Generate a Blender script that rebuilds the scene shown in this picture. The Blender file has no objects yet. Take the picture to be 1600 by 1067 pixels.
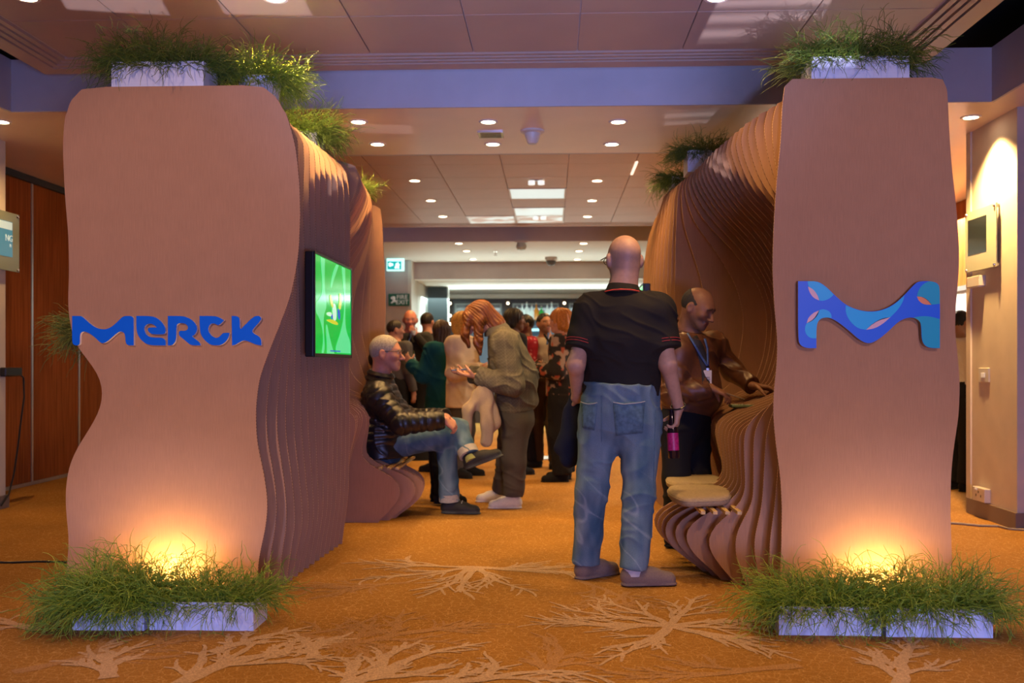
import bpy, bmesh, math, random, time
import numpy as np
from mathutils import Vector, Matrix
from mathutils.bvhtree import BVHTree
T0 = time.time()
random.seed(7); RNG = np.random.default_rng(11)
scene = bpy.context.scene
COL = scene.collection
PI = math.pi

# ---------------------------------------------------------------- camera, world, exposure, main lights
FPX, HOR, CAMH, YAW = 1555.0, 569.0, 1.12, math.radians(2.32)
cam = bpy.data.cameras.new('camera'); camo = bpy.data.objects.new('camera', cam); COL.objects.link(camo)
cam.sensor_width = 36.0; cam.lens = 36.0*FPX/1600.0
cam.shift_y = (HOR-533.5)/1600.0
camo.location = (0, 0, CAMH); camo.rotation_euler = (PI/2, 0, YAW)
cam.dof.use_dof = True; cam.dof.focus_distance = 4.8; cam.dof.aperture_fstop = 2.8
cam.clip_start = 0.05
scene.camera = camo
scene.view_settings.view_transform = 'Standard'; scene.view_settings.look = 'None'
scene.view_settings.gamma = 1.0; scene.view_settings.use_curve_mapping = False
scene.view_settings.exposure = 0.0
world = bpy.data.worlds.new('World'); scene.world = world; world.use_nodes = True
bg = world.node_tree.nodes['Background']
bg.inputs[0].default_value = (0.46, 0.38, 0.50, 1); bg.inputs[1].default_value = 0.06

def light(name, typ, loc, target, power, color, **kw):
    d = bpy.data.lights.new(name, typ); d.energy = power; d.color = color
    for k, v in kw.items(): setattr(d, k, v)
    o = bpy.data.objects.new(name, d); COL.objects.link(o); o.location = loc
    if target is not None:
        o.rotation_euler = (Vector(target)-Vector(loc)).to_track_quat('-Z', 'Y').to_euler()
    return o
# bluish stage wash rising from the floor of the hall behind the photographer
light('stage_wash', 'AREA', (1.3, -2.6, 0.5), (0.3, 5.5, 1.6), 215, (0.34, 0.39, 1.0), shape='RECTANGLE', size=1.7, size_y=0.6)
light('blue_beam', 'SPOT', (0.0, -1.0, 0.3), (-0.15, 6.0, 4.1), 1350, (0.29, 0.39, 1.0), spot_size=0.62, spot_blend=0.9, shadow_soft_size=0.15)
light('planter_blue_fill', 'SPOT', (-1.85, 0.0, 0.7), (-1.85, 4.35, 0.10), 260, (0.36, 0.42, 1.0), spot_size=0.36, spot_blend=0.8, shadow_soft_size=0.1)  # pair of unseen fill spots, added to turn the floor planter boxes bluer
light('planter_blue_fill', 'SPOT', (1.7, 0.0, 0.7), (1.62, 4.30, 0.10), 260, (0.36, 0.42, 1.0), spot_size=0.36, spot_blend=0.8, shadow_soft_size=0.1)
# two warm hall spots, each on the front panel of one stand
light('hall_spot', 'SPOT', (-2.1, 0.3, 2.9), (-1.75, 4.68, 1.40), 345, (1.0, 0.64, 0.52), spot_size=0.68, spot_blend=0.7, shadow_soft_size=0.12)
light('hall_spot', 'SPOT', (2.0, 0.3, 2.9), (1.60, 4.68, 1.40), 195, (1.0, 0.64, 0.56), spot_size=0.64, spot_blend=0.7, shadow_soft_size=0.12)
# cool light of the bar at the far end
light('bar_light', 'AREA', (-0.4, 18.4, 2.35), (-0.4, 18.4, 0), 160, (0.78, 1.0, 0.93), shape='RECTANGLE', size=4.5, size_y=1.0)
light('bar_cove', 'AREA', (-0.4, 17.2, 1.6), (-0.4, 16.0, 2.9), 20, (0.86, 1.0, 0.90), shape='RECTANGLE', size=4.5, size_y=0.3, spread=1.6)

light('bar_soffit_cove', 'AREA', (-0.2, 18.9, 1.9), (-0.2, 18.6, 2.6), 42, (0.84, 1.0, 0.93), shape='RECTANGLE', size=4.6, size_y=0.2, spread=2.0)

# ---------------------------------------------------------------- pixel -> world measurement helpers
CY, SY = math.cos(YAW), math.sin(YAW)
def W(x, y, Y):
    u = (x-800.0)/FPX; v = (HOR-y)/FPX
    dx = u*CY-SY; dy = u*SY+CY
    t = Y/dy
    return np.array([dx*t, Y, CAMH+v*t])
def G(x, y, z=0.0):
    u = (x-800.0)/FPX; v = (HOR-y)/FPX
    dx = u*CY-SY; dy = u*SY+CY
    t = (z-CAMH)/v
    return np.array([dx*t, dy*t, z])

# ---------------------------------------------------------------- materials
def s2l(c): return tuple(((v/255)/12.92 if v/255 <= .04045 else ((v/255+.055)/1.055)**2.4) for v in c)
MATS = {}
def mat(name, col, rough=.6, metal=0., noise=0., nscale=40., bump=0., bscale=None, emit=None, estr=0., spec=.5,
        stretch=None, trans=0., alpha=1., attr=False, sheen=0., detail=3):
    if name in MATS: return MATS[name]
    m = bpy.data.materials.new(name); m.use_nodes = True; nt = m.node_tree; N = nt.nodes; L = nt.links
    b = N['Principled BSDF']
    b.inputs['Base Color'].default_value = (*col, 1); b.inputs['Roughness'].default_value = rough
    b.inputs['Metallic'].default_value = metal; b.inputs['Specular IOR Level'].default_value = spec
    b.inputs['Transmission Weight'].default_value = trans; b.inputs['Alpha'].default_value = alpha
    if sheen: b.inputs['Sheen Weight'].default_value = sheen
    if emit: b.inputs['Emission Color'].default_value = (*emit, 1); b.inputs['Emission Strength'].default_value = estr
    vec = None
    if noise or bump:
        tc = N.new('ShaderNodeTexCoord'); vec = tc.outputs['Object']
        if stretch:
            mp = N.new('ShaderNodeMapping'); mp.inputs['Scale'].default_value = stretch
            L.new(vec, mp.inputs['Vector']); vec = mp.outputs['Vector']
    src = None
    if attr:
        a = N.new('ShaderNodeAttribute'); a.attribute_name = 'tint'; src = a.outputs['Color']
    if noise:
        n = N.new('ShaderNodeTexNoise'); n.inputs['Scale'].default_value = nscale; n.inputs['Detail'].default_value = detail
        L.new(vec, n.inputs['Vector'])
        r = N.new('ShaderNodeMapRange'); r.inputs['From Min'].default_value = .3; r.inputs['From Max'].default_value = .7
        r.inputs['To Min'].default_value = 1-noise; r.inputs['To Max'].default_value = 1+noise
        L.new(n.outputs['Fac'], r.inputs['Value'])
        mx = N.new('ShaderNodeMix'); mx.data_type = 'RGBA'; mx.blend_type = 'MULTIPLY'; mx.inputs['Factor'].default_value = 1
        if src: L.new(src, mx.inputs['A'])
        else: mx.inputs['A'].default_value = (*col, 1)
        L.new(r.outputs['Result'], mx.inputs['B']); src = mx.outputs['Result']
    if src: L.new(src, b.inputs['Base Color'])
    if bump:
        n2 = N.new('ShaderNodeTexNoise'); n2.inputs['Scale'].default_value = bscale or nscale; n2.inputs['Detail'].default_value = 2
        L.new(vec, n2.inputs['Vector'])
        bp = N.new('ShaderNodeBump'); bp.inputs['Strength'].default_value = bump; bp.inputs['Distance'].default_value = .004
        L.new(n2.outputs['Fac'], bp.inputs['Height']); L.new(bp.outputs['Normal'], b.inputs['Normal'])
    MATS[name] = m
    return m

def kraft(name, col):
    """corrugated board: fine flute streaks and flecks"""
    m = mat(name, col, rough=.85, spec=.2, noise=.03, nscale=9., bump=.15, bscale=420.)
    nt = m.node_tree; N = nt.nodes; L = nt.links
    b = N['Principled BSDF']
    old = b.inputs['Base Color'].links[0].from_socket
    tc = N.new('ShaderNodeTexCoord'); mp = N.new('ShaderNodeMapping'); mp.inputs['Scale'].default_value = (260, 40, 12)
    L.new(tc.outputs['Object'], mp.inputs['Vector'])
    n = N.new('ShaderNodeTexNoise'); n.inputs['Scale'].default_value = 1.; n.inputs['Detail'].default_value = 4
    L.new(mp.outputs['Vector'], n.inputs['Vector'])
    r = N.new('ShaderNodeMapRange'); r.inputs['From Min'].default_value = .25; r.inputs['From Max'].default_value = .75
    r.inputs['To Min'].default_value = .93; r.inputs['To Max'].default_value = 1.07
    L.new(n.outputs['Fac'], r.inputs['Value'])
    mx = N.new('ShaderNodeMix'); mx.data_type = 'RGBA'; mx.blend_type = 'MULTIPLY'; mx.inputs['Factor'].default_value = 1
    L.new(old, mx.inputs['A']); L.new(r.outputs['Result'], mx.inputs['B']); L.new(mx.outputs['Result'], b.inputs['Base Color'])
    return m
def kraft_edge(name):
    """cut edge of corrugated board: rows of dark flute holes in pale liner"""
    m = mat(name, (.55, .36, .22), rough=.9, spec=.1)
    nt = m.node_tree; N = nt.nodes; L = nt.links; b = N['Principled BSDF']
    tc = N.new('ShaderNodeTexCoord')
    sx = N.new('ShaderNodeSeparateXYZ'); L.new(tc.outputs['Object'], sx.inputs['Vector'])
    def sinn(s, k):
        a = N.new('ShaderNodeMath'); a.operation = 'MULTIPLY'; a.inputs[1].default_value = k; L.new(s, a.inputs[0])
        c = N.new('ShaderNodeMath'); c.operation = 'SINE'; L.new(a.outputs[0], c.inputs[0]); return c.outputs[0]
    p = N.new('ShaderNodeMath'); p.operation = 'MULTIPLY'
    ad = N.new('ShaderNodeMath'); ad.operation = 'ADD'; L.new(sx.outputs['X'], ad.inputs[0]); L.new(sx.outputs['Z'], ad.inputs[1])
    L.new(sinn(ad.outputs[0], 420.), p.inputs[0]); p.inputs[1].default_value = 1
    rp = N.new('ShaderNodeValToRGB'); rp.color_ramp.elements[0].position = .2; rp.color_ramp.elements[0].color = (.58, .38, .25, 1)
    rp.color_ramp.elements[1].position = .75; rp.color_ramp.elements[1].color = (.22, .115, .065, 1)
    L.new(p.outputs[0], rp.inputs['Fac']); L.new(rp.outputs['Color'], b.inputs['Base Color'])
    return m

# ---------------------------------------------------------------- object helpers
def link(o, parent=None, loc=None):
    COL.objects.link(o)
    if parent is not None: o.parent = parent
    if loc is not None: o.location = loc
    return o
def thing(name, label, cat, loc=(0, 0, 0), group=None):
    o = bpy.data.objects.new(name, None); link(o); o.location = loc; o.empty_display_size = .1
    o['label'] = label; o['category'] = cat
    if group: o['group'] = group
    return o
def mesh_np(name, V, Fq, material, parent=None, smooth=True, off=None, mats=None, midx=None, tint=None):
    """mesh object from arrays; Fq (n,3|4) int; V world coordinates, off = origin to subtract"""
    V = np.asarray(V, dtype=np.float32)
    if off is not None: V = V-np.asarray(off, dtype=np.float32)
    Fq = np.asarray(Fq, dtype=np.int32); k = Fq.shape[1]
    me = bpy.data.meshes.new(name)
    me.vertices.add(len(V)); me.vertices.foreach_set('co', V.ravel())
    me.loops.add(Fq.size); me.loops.foreach_set('vertex_index', Fq.ravel())
    me.polygons.add(len(Fq)); me.polygons.foreach_set('loop_start', np.arange(0, Fq.size, k, dtype=np.int32))
    if midx is not None: me.polygons.foreach_set('material_index', np.asarray(midx, dtype=np.int32))
    me.polygons.foreach_set('use_smooth', np.full(len(Fq), smooth))
    me.update(calc_edges=True); me.validate()
    for m in (mats or [material]): me.materials.append(m)
    if tint is not None:
        a = me.color_attributes.new('tint', 'FLOAT_COLOR', 'POINT')
        t4 = np.ones((len(V), 4), dtype=np.float32); t4[:, :3] = tint; a.data.foreach_set('color', t4.ravel())
    return link(bpy.data.objects.new(name, me), parent)
def mesh_py(name, V, Fs, material, parent=None, smooth=False, off=None, mats=None, midx=None):
    me = bpy.data.meshes.new(name)
    if off is not None: V = [(v[0]-off[0], v[1]-off[1], v[2]-off[2]) for v in V]
    me.from_pydata([tuple(map(float, v)) for v in V], [], Fs)
    for m in (mats or [material]): me.materials.append(m)
    if midx is not None: me.polygons.foreach_set('material_index', midx)
    if smooth: me.polygons.foreach_set('use_smooth', [True]*len(Fs))
    me.update(); return link(bpy.data.objects.new(name, me), parent)
class MB:
    def __init__(s): s.V = []; s.F = []
    def box(s, lo, hi):
        b = len(s.V); x0, y0, z0 = lo; x1, y1, z1 = hi
        s.V += [(x0, y0, z0), (x1, y0, z0), (x1, y1, z0), (x0, y1, z0), (x0, y0, z1), (x1, y0, z1), (x1, y1, z1), (x0, y1, z1)]
        s.F += [[b+i for i in f] for f in ((0, 3, 2, 1), (4, 5, 6, 7), (0, 1, 5, 4), (1, 2, 6, 5), (2, 3, 7, 6), (3, 0, 4, 7))]
        return s
    def cyl(s, a, b, ra, rb=None, n=16, cap=True):
        rb = ra if rb is None else rb
        a = Vector(a); b = Vector(b); d = (b-a).normalized()
        u = d.orthogonal().normalized(); v = d.cross(u); o = len(s.V)
        for p, r in ((a, ra), (b, rb)):
            for i in range(n):
                t = 2*PI*i/n; q = p+u*(r*math.cos(t))+v*(r*math.sin(t)); s.V.append(tuple(q))
        for i in range(n):
            j = (i+1) % n; s.F.append([o+i, o+j, o+n+j, o+n+i])
        if cap: s.F.append([o+i for i in range(n)][::-1]); s.F.append([o+n+i for i in range(n)])
        return s
    def lathe(s, c, prof, n=20, ax=(0, 0, 1), cap=True):
        """prof: (r, h) along axis"""
        c = Vector(c); d = Vector(ax).normalized(); u = d.orthogonal().normalized(); v = d.cross(u); o = len(s.V)
        for r, h in prof:
            for i in range(n):
                t = 2*PI*i/n; s.V.append(tuple(c+d*h+u*(r*math.cos(t))+v*(r*math.sin(t))))
        for k in range(len(prof)-1):
            for i in range(n):
                j = (i+1) % n; s.F.append([o+k*n+i, o+k*n+j, o+(k+1)*n+j, o+(k+1)*n+i])
        if cap: s.F.append([o+i for i in range(n)][::-1]); s.F.append([o+(len(prof)-1)*n+i for i in range(n)])
        return s
    def tube(s, pts, r, n=8, closed=False):
        pts = [Vector(p) for p in pts]; o = len(s.V); m = len(pts)
        rr = r if hasattr(r, '__len__') else [r]*m
        up = None
        for k, p in enumerate(pts):
            if closed: d = (pts[(k+1) % m]-pts[k-1]).normalized()
            else: d = (pts[min(k+1, m-1)]-pts[max(k-1, 0)]).normalized()
            u = d.orthogonal().normalized() if up is None else (up-d*up.dot(d)).normalized()
            up = u; v = d.cross(u)
            for i in range(n):
                t = 2*PI*i/n; s.V.append(tuple(p+u*(rr[k]*math.cos(t))+v*(rr[k]*math.sin(t))))
        for k in range(m if closed else m-1):
            k2 = (k+1) % m
            for i in range(n):
                j = (i+1) % n; s.F.append([o+k*n+i, o+k*n+j, o+k2*n+j, o+k2*n+i])
        if not closed: s.F.append([o+i for i in range(n)][::-1]); s.F.append([o+(m-1)*n+i for i in range(n)])
        return s
    def prism(s, poly, y0, y1):
        """polygon in (X,Z), extruded along Y"""
        o = len(s.V); n = len(poly)
        s.V += [(p[0], y0, p[1]) for p in poly]+[(p[0], y1, p[1]) for p in poly]
        s.F.append([o+i for i in range(n)]); s.F.append([o+n+i for i in range(n)][::-1])
        for i in range(n):
            j = (i+1) % n; s.F.append([o+i, o+n+i, o+n+j, o+j])
        return s
    def make(s, name, material, parent=None, smooth=False, off=None, bevel=0, seg=2):
        o = mesh_py(name, s.V, s.F, material, parent, smooth, off)
        bm = bmesh.new(); bm.from_mesh(o.data); bmesh.ops.recalc_face_normals(bm, faces=bm.faces)
        bm.to_mesh(o.data); bm.free()
        if smooth: o.data.set_sharp_from_angle(angle=math.radians(40))
        if bevel:
            b = o.modifiers.new('bevel', 'BEVEL'); b.width = bevel; b.segments = seg; b.limit_method = 'ANGLE'
        return o
def tag(o, label, cat, group=None):
    o['label'] = label; o['category'] = cat
    if group: o['group'] = group
    return o
def struct(o): o['kind'] = 'structure'; return o
def origin_to(o, loc):
    """move mesh origin of an unparented object to loc"""
    loc = Vector(loc); o.data.transform(Matrix.Translation(-loc)); o.location = loc; return o
def chaikin(pts, it=2):
    P = [(p[0], p[1], len(p) > 2) for p in pts]
    for _ in range(it):
        Q = []; n = len(P)
        for i in range(n):
            a = P[i]; b = P[(i+1) % n]
            if a[2]: Q.append(a)
            else: Q.append((a[0]*.75+b[0]*.25, a[1]*.75+b[1]*.25, False)) if False else None
            qa = (a[0]*.75+b[0]*.25, a[1]*.75+b[1]*.25, False); qb = (a[0]*.25+b[0]*.75, a[1]*.25+b[1]*.75, False)
            Q.append(qa); Q.append(qb)
        P = [q for q in Q if q]
    return [(p[0], p[1]) for p in P]
# ---------------------------------------------------------------- setting
M_carpet = mat('carpet', (.37, .165, .055), rough=.95, spec=.1)
def carpet_nodes(m, c1, c2, crack):
    nt = m.node_tree; N = nt.nodes; L = nt.links; b = N['Principled BSDF']
    tc = N.new('ShaderNodeTexCoord')
    vo = N.new('ShaderNodeTexVoronoi'); vo.feature = 'DISTANCE_TO_EDGE'; vo.inputs['Scale'].default_value = 26.
    wn = N.new('ShaderNodeTexNoise'); wn.inputs['Scale'].default_value = 14.
    mx0 = N.new('ShaderNodeMix'); mx0.data_type = 'RGBA'; mx0.inputs['Factor'].default_value = .05
    L.new(tc.outputs['Object'], wn.inputs['Vector']); L.new(tc.outputs['Object'], mx0.inputs['A']); L.new(wn.outputs['Color'], mx0.inputs['B'])
    L.new(mx0.outputs['Result'], vo.inputs['Vector'])
    r = N.new('ShaderNodeMapRange'); r.inputs['From Max'].default_value = .07; r.inputs['To Min'].default_value = crack; r.inputs['To Max'].default_value = 0.
    L.new(vo.outputs['Distance'], r.inputs['Value'])
    n = N.new('ShaderNodeTexNoise'); n.inputs['Scale'].default_value = 1.7; n.inputs['Detail'].default_value = 5
    L.new(tc.outputs['Object'], n.inputs['Vector'])
    n3 = N.new('ShaderNodeTexNoise'); n3.inputs['Scale'].default_value = 160.; n3.inputs['Detail'].default_value = 2
    L.new(tc.outputs['Object'], n3.inputs['Vector'])
    mxa = N.new('ShaderNodeMix'); mxa.data_type = 'RGBA'; mxa.inputs['A'].default_value = (*c1, 1); mxa.inputs['B'].default_value = (*c2, 1)
    L.new(r.outputs['Result'], mxa.inputs['Factor'])
    r2 = N.new('ShaderNodeMapRange'); r2.inputs['From Min'].default_value = .3; r2.inputs['From Max'].default_value = .7
    r2.inputs['To Min'].default_value = .86; r2.inputs['To Max'].default_value = 1.12; L.new(n.outputs['Fac'], r2.inputs['Value'])
    r3 = N.new('ShaderNodeMapRange'); r3.inputs['From Min'].default_value = .3; r3.inputs['From Max'].default_value = .7
    r3.inputs['To Min'].default_value = .72; r3.inputs['To Max'].default_value = 1.28; L.new(n3.outputs['Fac'], r3.inputs['Value'])
    mu = N.new('ShaderNodeMath'); mu.operation = 'MULTIPLY'; L.new(r2.outputs['Result'], mu.inputs[0]); L.new(r3.outputs['Result'], mu.inputs[1])
    mxb = N.new('ShaderNodeMix'); mxb.data_type = 'RGBA'; mxb.blend_type = 'MULTIPLY'; mxb.inputs['Factor'].default_value = 1
    L.new(mxa.outputs['Result'], mxb.inputs['A']); L.new(mu.outputs[0], mxb.inputs['B']); L.new(mxb.outputs['Result'], b.inputs['Base Color'])
    bp = N.new('ShaderNodeBump'); bp.inputs['Strength'].default_value = .5; bp.inputs['Distance'].default_value = .003
    L.new(n3.outputs['Fac'], bp.inputs['Height']); L.new(bp.outputs['Normal'], b.inputs['Normal'])
carpet_nodes(M_carpet, (.35, .165, .034), (.50, .28, .09), .9)
M_motif = mat('carpet_motif', (.42, .27, .16), rough=.95, spec=.1)
carpet_nodes(M_motif, (.50, .33, .20), (.53, .36, .22), .2)
M_motif2 = mat('carpet_motif_dim', (.42, .2, .08), rough=.95, spec=.1)
carpet_nodes(M_motif2, (.40, .215, .085), (.45, .26, .12), .4)

# floor with the branching coral motif woven into it
struct(MB().box((-9, -5, -.05), (9, 21, 0)).make('floor', M_carpet))
floor = bpy.data.objects['floor']
class Ribbons:
    def __init__(s): s.V = []; s.F = []; s.k = 0
    def seg(s, pts, ws, z):
        s.k += 1; z = z+.0011*((s.k*.618034) % 1)
        o = len(s.V); n = len(pts)
        for k in range(n):
            a = pts[max(k-1, 0)]; b = pts[min(k+1, n-1)]; d = (b-a)/max(1e-6, np.linalg.norm(b-a)); nn = np.array([-d[1], d[0]])
            for sg in (1, -1):
                q = pts[k]+nn*ws[k]*sg; s.V.append((q[0], q[1], z))
        for k in range(n-1): s.F.append([o+2*k, o+2*k+1, o+2*k+3, o+2*k+2])
    def branch(s, p, ang, L, w, depth, rnd, z, spread=.75):
        n = 6; pts = [np.array(p)]; a = ang; bend = rnd.uniform(-.5, .5)
        for k in range(n):
            a += bend/n+rnd.uniform(-.13, .13); pts.append(pts[-1]+np.array([math.cos(a), math.sin(a)])*L/n)
        ws = [max(w, .0075)*(1-.40*k/n)*(1+.16*math.sin(k*2.1+L*30)) for k in range(n+1)]
        if depth == 0: ws[-1] = ws[0]*.45
        s.seg(pts, ws, z)
        if depth > 0:
            for k, sg in ((2, 1), (3, -1), (4, 1), (5, -1)):
                if rnd.random() < (.85 if L > .2 else .6):
                    s.branch(pts[k], a+sg*rnd.uniform(.35, spread), L*rnd.uniform(.42, .62), ws[k]*.80, depth-1, rnd, z, spread)
            s.branch(pts[-1], a+rnd.uniform(-.3, .3), L*.6, ws[-1], depth-1, rnd, z, spread)
R1 = Ribbons(); R2 = Ribbons(); rnd = random.Random(5)
st = G(1045, 978)[:2]
for k, a in enumerate((100, 62, 30, -4, -48, -100, 168, 140, 195)):
    R1.branch(st, math.radians(a), .34, .026 if k in (4, 5) else .020, 2, rnd, .0016, .7)
for (x, y, a, L, w) in ((250, 1090, 100, .46, .045), (500, 1085, 55, .40, .045), (490, 1030, 100, .22, .030), (640, 1072, 22, .38, .036), (170, 1060, 120, .3, .035), (330, 1020, 70, .26, .03),
                        (60, 985, 150, .36, .03), (1400, 1075, 60, .36, .03)):
    R1.branch(G(x, y)[:2], math.radians(a), L, w, 3 if L > .34 else 2, rnd, .0016, .8)
for a in (-165, -140, -115, -88, -60, -30, -12):
    R1.branch(G(742, 886)[:2], math.radians(a), .40, .024, 2, rnd, .0016, .6)
for (x, y, a, L, w) in ((900, 905, -60, .36, .02), (980, 925, -100, .3, .02), (870, 880, -10, .4, .02), (640, 910, 200, .35, .02),
                        (500, 1010, 10, .4, .03), (1250, 1040, 200, .4, .03), (430, 985, -30, .4, .03), (330, 880, 20, .3, .02),
                        (1180, 900, 180, .4, .02), (840, 1060, 70, .3, .03), (20, 1050, 40, .4, .03)):
    R2.branch(G(x, y)[:2], math.radians(a), L, w, 3, rnd, .0008, .7)
mesh_py('carpet_motif', R1.V, R1.F, M_motif, floor)
mesh_py('carpet_motif', R2.V, R2.F, M_motif2, floor)

M_wall = mat('plaster_wall', (.62, .55, .47), rough=.75, noise=.05, nscale=6, bump=.12, bscale=180)
M_raft = mat('ceiling_board', (.48, .35, .27), rough=.4, noise=.04, nscale=3, spec=.4)
M_joint = mat('ceiling_joint', (.62, .55, .50), rough=.7)
M_soff = mat('soffit_paint', (.85, .68, .49), rough=.30, noise=.03, nscale=3, spec=.45)
M_dark = mat('ceiling_void', (.012, .011, .012), rough=.9)
M_bulk = mat('bulkhead_paint', (.56, .52, .52), rough=.7, noise=.04, nscale=5)
M_white = mat('white_paint', (.72, .72, .68), rough=.7, noise=.03, nscale=4)

ZS = CAMH+1.74      # soffit
ZR = CAMH+1.90      # ceiling raft
# the black void above everything
struct(MB().box((-9, -5, 3.6), (9, 21, 3.65)).make('ceiling', M_dark))
def raft(nm, x0, x1, y0, y1, tile, M, skip=()):
    """suspended ceiling raft of lay-in boards with stepped grooved margin"""
    e = struct(bpy.data.objects.new(nm, None)); link(e)
    MB().box((x0, y0, ZR+.03), (x1, y1, ZR+.07)).make('backing', M_joint, e)
    m = .30
    steps = [(0, .115, 0.), (.13, .165, .004), (.18, .215, .008), (.23, .265, .012)]
    for a, b, dz in steps:      # mitred margin mouldings
        for side in range(4):
            if side == 0: q = [(x0+a, y1-a), (x1-a, y1-a), (x1-b, y1-b), (x0+b, y1-b)]
            if side == 1: q = [(x0+a, y0+a), (x0+a, y1-a), (x0+b, y1-b), (x0+b, y0+b)]
            if side == 2: q = [(x1-a, y1-a), (x1-a, y0+a), (x1-b, y0+b), (x1-b, y1-b)]
            if side == 3: q = [(x1-a, y0+a), (x0+a, y0+a), (x0+b, y0+b), (x1-b, y0+b)]
            V = [(p[0], p[1], ZR+dz) for p in q]+[(p[0], p[1], ZR+.035) for p in q]
            mesh_py('moulding', V, [[0, 1, 2, 3], [7, 6, 5, 4], [0, 4, 5, 1], [1, 5, 6, 2], [2, 6, 7, 3], [3, 7, 4, 0]], M, e)
    gx = x0+m; xs = []
    nx = max(1, round((x1-x0-2*m)/tile)); ny = max(1, round((y1-y0-2*m)/tile)); tw = (x1-x0-2*m)/nx; th = (y1-y0-2*m)/ny
    proto = None; g = .004
    for i in range(nx):
        for j in range(ny):
            if (i, j) in skip: continue
            if proto is None:
                proto = MB().box((g, g, 0), (tw-g, th-g, .03)).make('tile', M, e)
                o = proto
            else:
                o = proto.copy(); link(o, e)
            o.location = (x0+m+i*tw, y0+m+j*th, ZR+.012)
    return e, tw, th, x0+m, y0+m, nx, ny
xl, xr = W(70, 107, 6.39)[0], W(1446, 93, 6.39)[0]
raft('ceiling_raft', xl, xr, 1.2, 6.39, .64, M_raft)
e2, tw2, th2, tx2, ty2, nx2, ny2 = raft('ceiling_raft', xl, xr, 8.55, 13.75, .64, mat('ceiling_board_bounce_lit', (.56, .36, .21), rough=.45, noise=.04, nscale=3, spec=.3))  # same board; orange bounce from the floor is painted into the rear raft

# lowered soffits and bulkhead faces
XL, XR = -3.75, 2.93
def slab(nm, lo, hi, M=M_soff): return struct(MB().box(lo, hi).make(nm, M))
slab('ceiling_soffit', (XL, 6.74, ZS), (XR, 8.22, ZS+.05))
slab('trim_1', (XL, 6.72, ZS), (XR, 6.74, ZS+.36), M_bulk)                 # bulkhead face over the stand
slab('trim_2', (XL, 8.22, ZS), (XR, 8.26, ZS+.40), M_bulk)
slab('ceiling_soffit', (XR, -3, ZS), (6.2, 14.1, ZS+.05)); slab('trim_3', (XR-.02, -3, ZS), (XR, 6.72, ZS+.36), M_bulk)
slab('ceiling_soffit', (-7, -3, ZS), (XL, 14.1, ZS+.05)); slab('trim_4', (XL, -3, ZS), (XL+.02, 6.72, ZS+.36), M_bulk)
slab('ceiling_soffit', (-7, 14.12, ZS), (6.2, 16.9, ZS+.05), M_white); slab('trim_5', (-7, 14.1, ZS), (6.2, 14.12, ZS+.5), M_bulk)
ZB = CAMH+1.446
slab('trim_6', (-2.45, 16.9, ZB), (6.2, 16.92, ZS), M_bulk)
slab('ceiling_soffit', (-2.45, 16.92, ZB), (6.2, 21, ZB+.05), M_white)

# far wall on the left of the bar, with the cream return
slab('wall_back', (-7, 16.6, 0), (-2.42, 16.9, ZS), M_bulk)
slab('wall_back', (-2.42, 16.6, 0), (-2.36, 19.2, ZS), M_white)
M_panel = mat('slate_panel', (.018, .028, .034), rough=.5)
slab('trim_7', (-2.36, 18.6, 0), (-1.95, 18.75, ZB), M_white)
slab('trim_8', (W(668, 480, 18.4)[0], 18.4, 0), (W(698, 480, 18.4)[0], 18.55, ZB-.02), M_panel)

# left side: plaster pier and timber folding partition
M_wood = mat('partition_veneer', (.34, .10, .020), rough=.7, noise=.28, nscale=3., stretch=(14, 14, .7), spec=.05)
M_alu = mat('aluminium', (.55, .52, .50), rough=.35, metal=.8)
PX = G(34, 786)[0]
slab('wall_left', (-7, 2.0, 0), (PX, 7.62, ZS), M_wall)
M_base = mat('baseboard_stone', (.20, .15, .12), rough=.5)
slab('baseboard_left', (PX, 2.0, 0), (PX+.02, 7.64, .1), M_base)
wx = G(33, 761)[0]
wl = struct(bpy.data.objects.new('wall_left_partition', None)); link(wl)
pw = .92; y = 8.15
k = 0
while y < 15.5:
    MB().box((wx-.06, y+.015, .03), (wx, y+pw-.015, ZS-.06)).make('panel', M_wood, wl, bevel=.003)
    MB().box((wx-.05, y-.015, .03), (wx+.006, y+.015, ZS-.06)).make('strip', M_alu, wl)
    y += pw; k += 1
MB().box((wx-.07, 8.0, 0), (wx+.012, 15.6, .03)).make('bottom_rail', M_alu, wl)
MB().box((wx-.09, 8.0, ZS-.06), (wx+.03, 15.6, ZS)).make('top_track', M_panel, wl)
slab('wall_left', (-7, 7.62, 0), (wx-.06, 16.7, ZS), M_wall)
# aluminium stacking post seen past the stand's waist
sp = struct(bpy.data.objects.new('trim_9', None)); link(sp)
p = W(128, 650, 11.2)
MB().box((wx+.02, 10.9, .03), (wx+.16, 10.98, ZS-.06)).make('post', M_alu, sp)
MB().box((wx+.05, 10.885, .95), (wx+.13, 10.9, 1.35)).make('lock_plate', M_panel, sp)

# right side: plaster pier
px0 = G(1575.6, 823)[0]
slab('wall_right', (px0, 6.86, 0), (7, 7.62, ZS), M_wall)
slab('baseboard_right', (px0-.018, 6.842, 0), (7, 7.64, .115), M_base)
slab('trim_10', (px0-.012, 7.585, .115), (px0+.03, 7.66, ZS), M_wall)
# corridor beyond it: timber wall, pale lit wall
slab('wall_right', (4.35, 7.7, 1.95), (4.45, 16.9, ZS), M_wood)
slab('wall_back', (2.5, 12.6, 0), (4.4, 12.7, ZS), M_white)
slab('trim_11', (4.33, 7.7, 1.90), (4.36, 12.6, 1.95), M_alu)
slab('wall_right', (4.36, 7.7, 0), (4.46, 12.6, 1.93), M_white)
light('corridor_light', 'AREA', (3.9, 10.8, 2.7), (3.7, 10.8, 0), 170, (1, .93, .82), shape='RECTANGLE', size=.5, size_y=1.6)

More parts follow.
